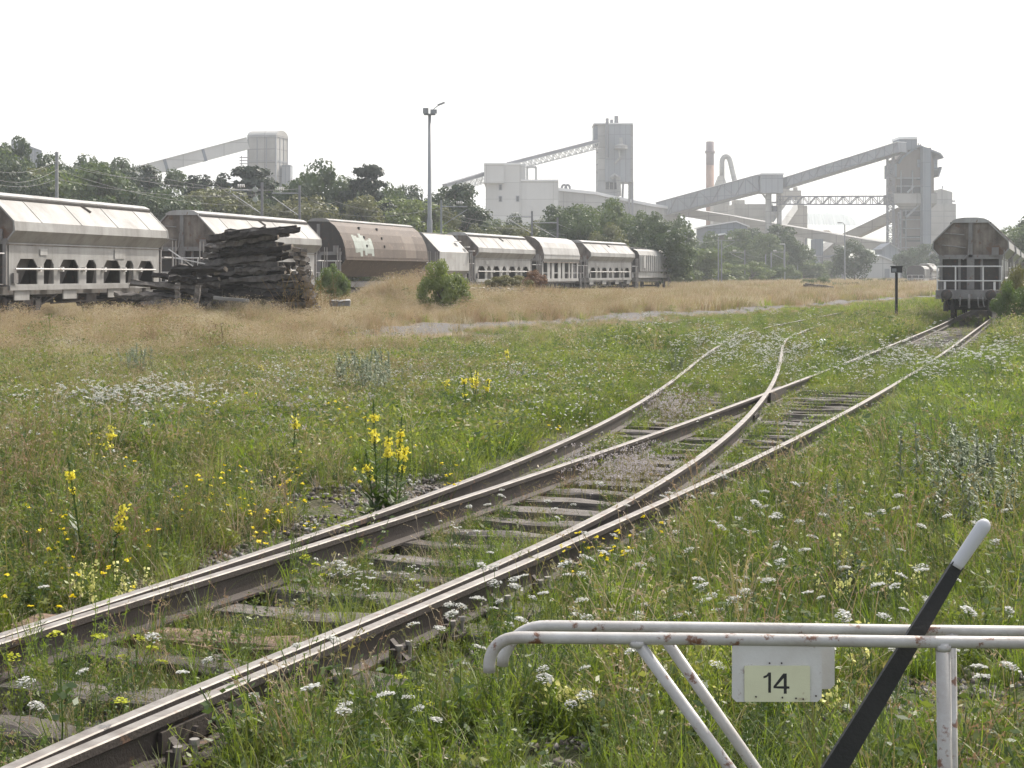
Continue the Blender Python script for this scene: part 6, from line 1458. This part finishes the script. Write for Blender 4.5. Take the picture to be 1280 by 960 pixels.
# trees with a shape of their own
tree(392, 196, 160, 'round', T1, 900, .80, 'tall dark round crowned tree standing above the belt left of the flat pine', None)
tree(458, 204, 160, 'pine', TPINE, 901, .95, 'flat topped dark pine standing out against the white sky', None)
tree(318, 205, 175, 'pine', TPINE, 902, 1.3, 'wide dark pine at the foot of the barrel roof tower', None)
for x, yt, lab in ((187, 199, 'dark spruce at the lower end of the pale gallery'), (241, 212, 'leftmost of three small spruces right of the gallery'), (257, 211, 'middle one of three small spruces right of the gallery'), (277, 209, 'rightmost of three small spruces right of the gallery')): tree(x, yt, 175, 'spruce', TPINE, int(x), 1.2, lab, None)
tree(708, 249, 165, 'round', T1, 903, 1.0, 'dark round tree against the white building', None)
tree(740, 243, 185, 'round', T2, 904, 1.2, 'big light green tree in front of the concrete tower', None)
tree(568, 228, 168, 'tall', T1, 905, 1.2, 'dark dense tree left of the white building', None)
# right part, farther off
for i, (x, yt, Y, kind, m, wd_) in enumerate(((868, 300, 220, 'bush', T3, 1.2), (880, 288, 270, 'round', T2, 1.1), (905, 300, 250, 'round', T2, 1.1), (925, 284, 290, 'round', T2, 1.0), (942, 280, 300, 'round', T1, .9), (958, 290, 285, 'round', T2, .9), (975, 281, 300, 'tall', T1, 1.3), (985, 289, 290, 'round', T1, .8), (1003, 304, 310, 'round', T2, .9),
      (890, 322, 235, 'bush', T3, 1.4), (915, 326, 240, 'bush', T3, 1.3), (940, 324, 245, 'bush', T3, 1.4), (963, 328, 250, 'bush', T2, 1.3), (830, 316, 215, 'bush', T3, 1.3), (850, 322, 220, 'bush', T3, 1.3), (985, 326, 270, 'bush', T2, 1.2), (1005, 322, 300, 'bush', T2, 1.3), (1020, 326, 320, 'round', T2, 1.2), (1040, 322, 330, 'round', T2, 1.1))):
    tree(x, yt, Y, kind, m, 950 + i, wd_, group=TG_)
tree(1068, 298, 290, 'round', T1, 980, 1.15, 'round dark tree alone right of the slim street lamp', None)
tree(1136, 306, 320, 'round', T1, 982, 1.1, 'left one of the two dark trees below the brownish tower', None); tree(1162, 303, 315, 'round', T1, 983, 1.1, 'right one of the two dark trees below the brownish tower', None)
tree(1272, 277, 190, 'round', T2, 984, 1.25, 'tree rising behind the wagons at the right edge', None); tree(1300, 268, 200, 'round', T1, 985, 1.2, 'tree just outside the right edge', None)
for x, yt, Y, lab in ((1105, 346, 245, 'low shrub left of the black sign post'), (1085, 347, 240, 'low shrub before the pale shed'), (1010, 347, 190, 'thin bush with bare tips in the far dry grass'), (1025, 344, 180, 'bush behind the fallen far timbers'), (1045, 352, 170, 'dark low bush right of the fallen far timbers'), (1065, 351, 175, 'low dark bramble in the middle of the far grass'), (1128, 349, 230, 'shrub beside the distant rake of wagons')): tree(x, yt, Y, 'bush', T2 if x < 1060 else T1, int(x), 1.6, lab, None)
# bushes in the field
def bush(x0, x1, yt, yb, Y, mat, label, seed, base=None):
    wm = (x1 - x0) * Y / F; X = xx((x0 + x1) / 2, Y); z0 = float(gz(X, Y)); h = zz(yt, Y) - z0
    t = thing('bush', label, 'bush', (X, Y, z0 - .05)); v = crown(seed, 'bush', .022 if Y > 60 else .02, 46, 170); t.scale = (wm / 1.5, wm / 1.5, h / .98)
    link('crown', v.mesh('crown', [mat]), t); link('stems', TRM['bush'], t); return t
BU1 = leafmat('bush_green', [(.07, .11, .024), (.12, .165, .04), (.18, .21, .06)], .4, .9)
BU2 = leafmat('bush_autumn', [(.10, .11, .035), (.17, .13, .06), (.12, .15, .04)], .3, 1.2)
bush(514, 592, 320, 382, 62, BU1, 'dense green bush standing alone before the small white wagon', 31)
bush(388, 440, 322, 352, 70, BU1, 'small leafy bush against the dark end of the brown wagon', 32)
bush(604, 668, 340, 372, 86, BU2, 'brownish green bush in the dry grass right of the green bush', 33)
bush(648, 688, 336, 370, 88, leafmat('bush_red', [(.19, .075, .045), (.15, .10, .05)], .3, 2), 'reddish brown bush before the arched roof wagon', 34)
bush(1236, 1300, 346, 404, 58, BU1, 'tall green and brown bush hiding the end on wagon', 35); bush(1244, 1300, 322, 402, 59.5, BU2, 'brownish seeding bush right behind the green one at the right edge', 36)
# dry brambles at the right end of the timber pile
v = Veg(); g = r_(90)
for k in range(46):
    a = g.uniform(0, 6.28); b = np.append(g.uniform(-1.1, 1.1, 1), [g.uniform(-.3, .3), 0]); h = g.uniform(.7, 1.9); v.stem([b, b + [math.cos(a) * .2, 0, h * .6], b + [math.cos(a) * .75, math.sin(a) * .3, h]], .013)
    n = 10; v.leaves(b + g.normal(0, .15, (n, 3)) + [0, 0, h * .7], .03, g, 0, 0, .4)
o = link('dry_bramble', v.mesh('dry_bramble', [RED_])); o.location = (xx(386, 53.4), 53.4, float(gz(xx(386, 53.4), 53.4))); tag(o, 'reddish dry bramble stems climbing the right end of the timber pile', 'bramble')
v = Veg(); v.leaves(np.stack([g.normal(0, .5, 500), g.normal(0, .35, 500), np.abs(g.normal(.25, .22, 500))], 1), .035, g, .5, 0, .5)
for x, y in ((826, 510), (850, 505)):
    o = link('dark_weed_clump', Veg().leaves(np.stack([g.normal(0, .22, 400), g.normal(0, .25, 400), np.abs(g.normal(.08, .10, 400))], 1), .016, g, .5, 0, .5).mesh('dark_weed_clump', [BRS])); o.location = gp(x, y); tag(o, 'dark brown weed clump beside the bending rail, ' + ('left one' if x < 830 else 'right one'), 'weed')
for i, (x, y) in enumerate(((275, 438), (60, 425))):
    vv = Veg(); vv.stem([[0, 0, 0], [.05, 0, .5], [.02, 0, .85]], .015); vv.leaves(np.stack([g.normal(0, .12, 120), g.normal(0, .08, 120), g.uniform(.2, .85, 120)], 1), .03, g, 0, 0, .3)
    o = link('dark_dry_weed', vv.mesh('dark_dry_weed', [BRS if i == 0 else WL_])); o.location = gp(x, y + 20); tag(o, ('blackish dry dock weed' if i == 0 else 'dark leafy weed') + ' sticking out of the left dry grass', 'weed')
# ---------------------------------------------------------------- haze: the hazy summer air
if HAZE > 0:
    x0, x1, y0, y1, z0, z1 = -2600, 2600, -40, 2600, -3.5, 88
    hz = MB().box(((x0 + x1) / 2, (y0 + y1) / 2, (z0 + z1) / 2), (x1 - x0, y1 - y0, z1 - z0)); m = bpy.data.materials.new('haze'); m.use_nodes = True; nt = m.node_tree; nt.nodes.clear()
    o_ = nt.nodes.new('ShaderNodeOutputMaterial'); vp = nt.nodes.new('ShaderNodeVolumePrincipled'); vp.inputs['Color'].default_value = (.90, .95, 1, 1); vp.inputs['Density'].default_value = HAZE; vp.inputs['Anisotropy'].default_value = .3
    nt.links.new(vp.outputs[0], o_.inputs['Volume']); h_ = hz.obj('haze', m); tag(h_, 'thin pale summer haze over the whole plain', 'haze'); h_['kind'] = 'stuff'
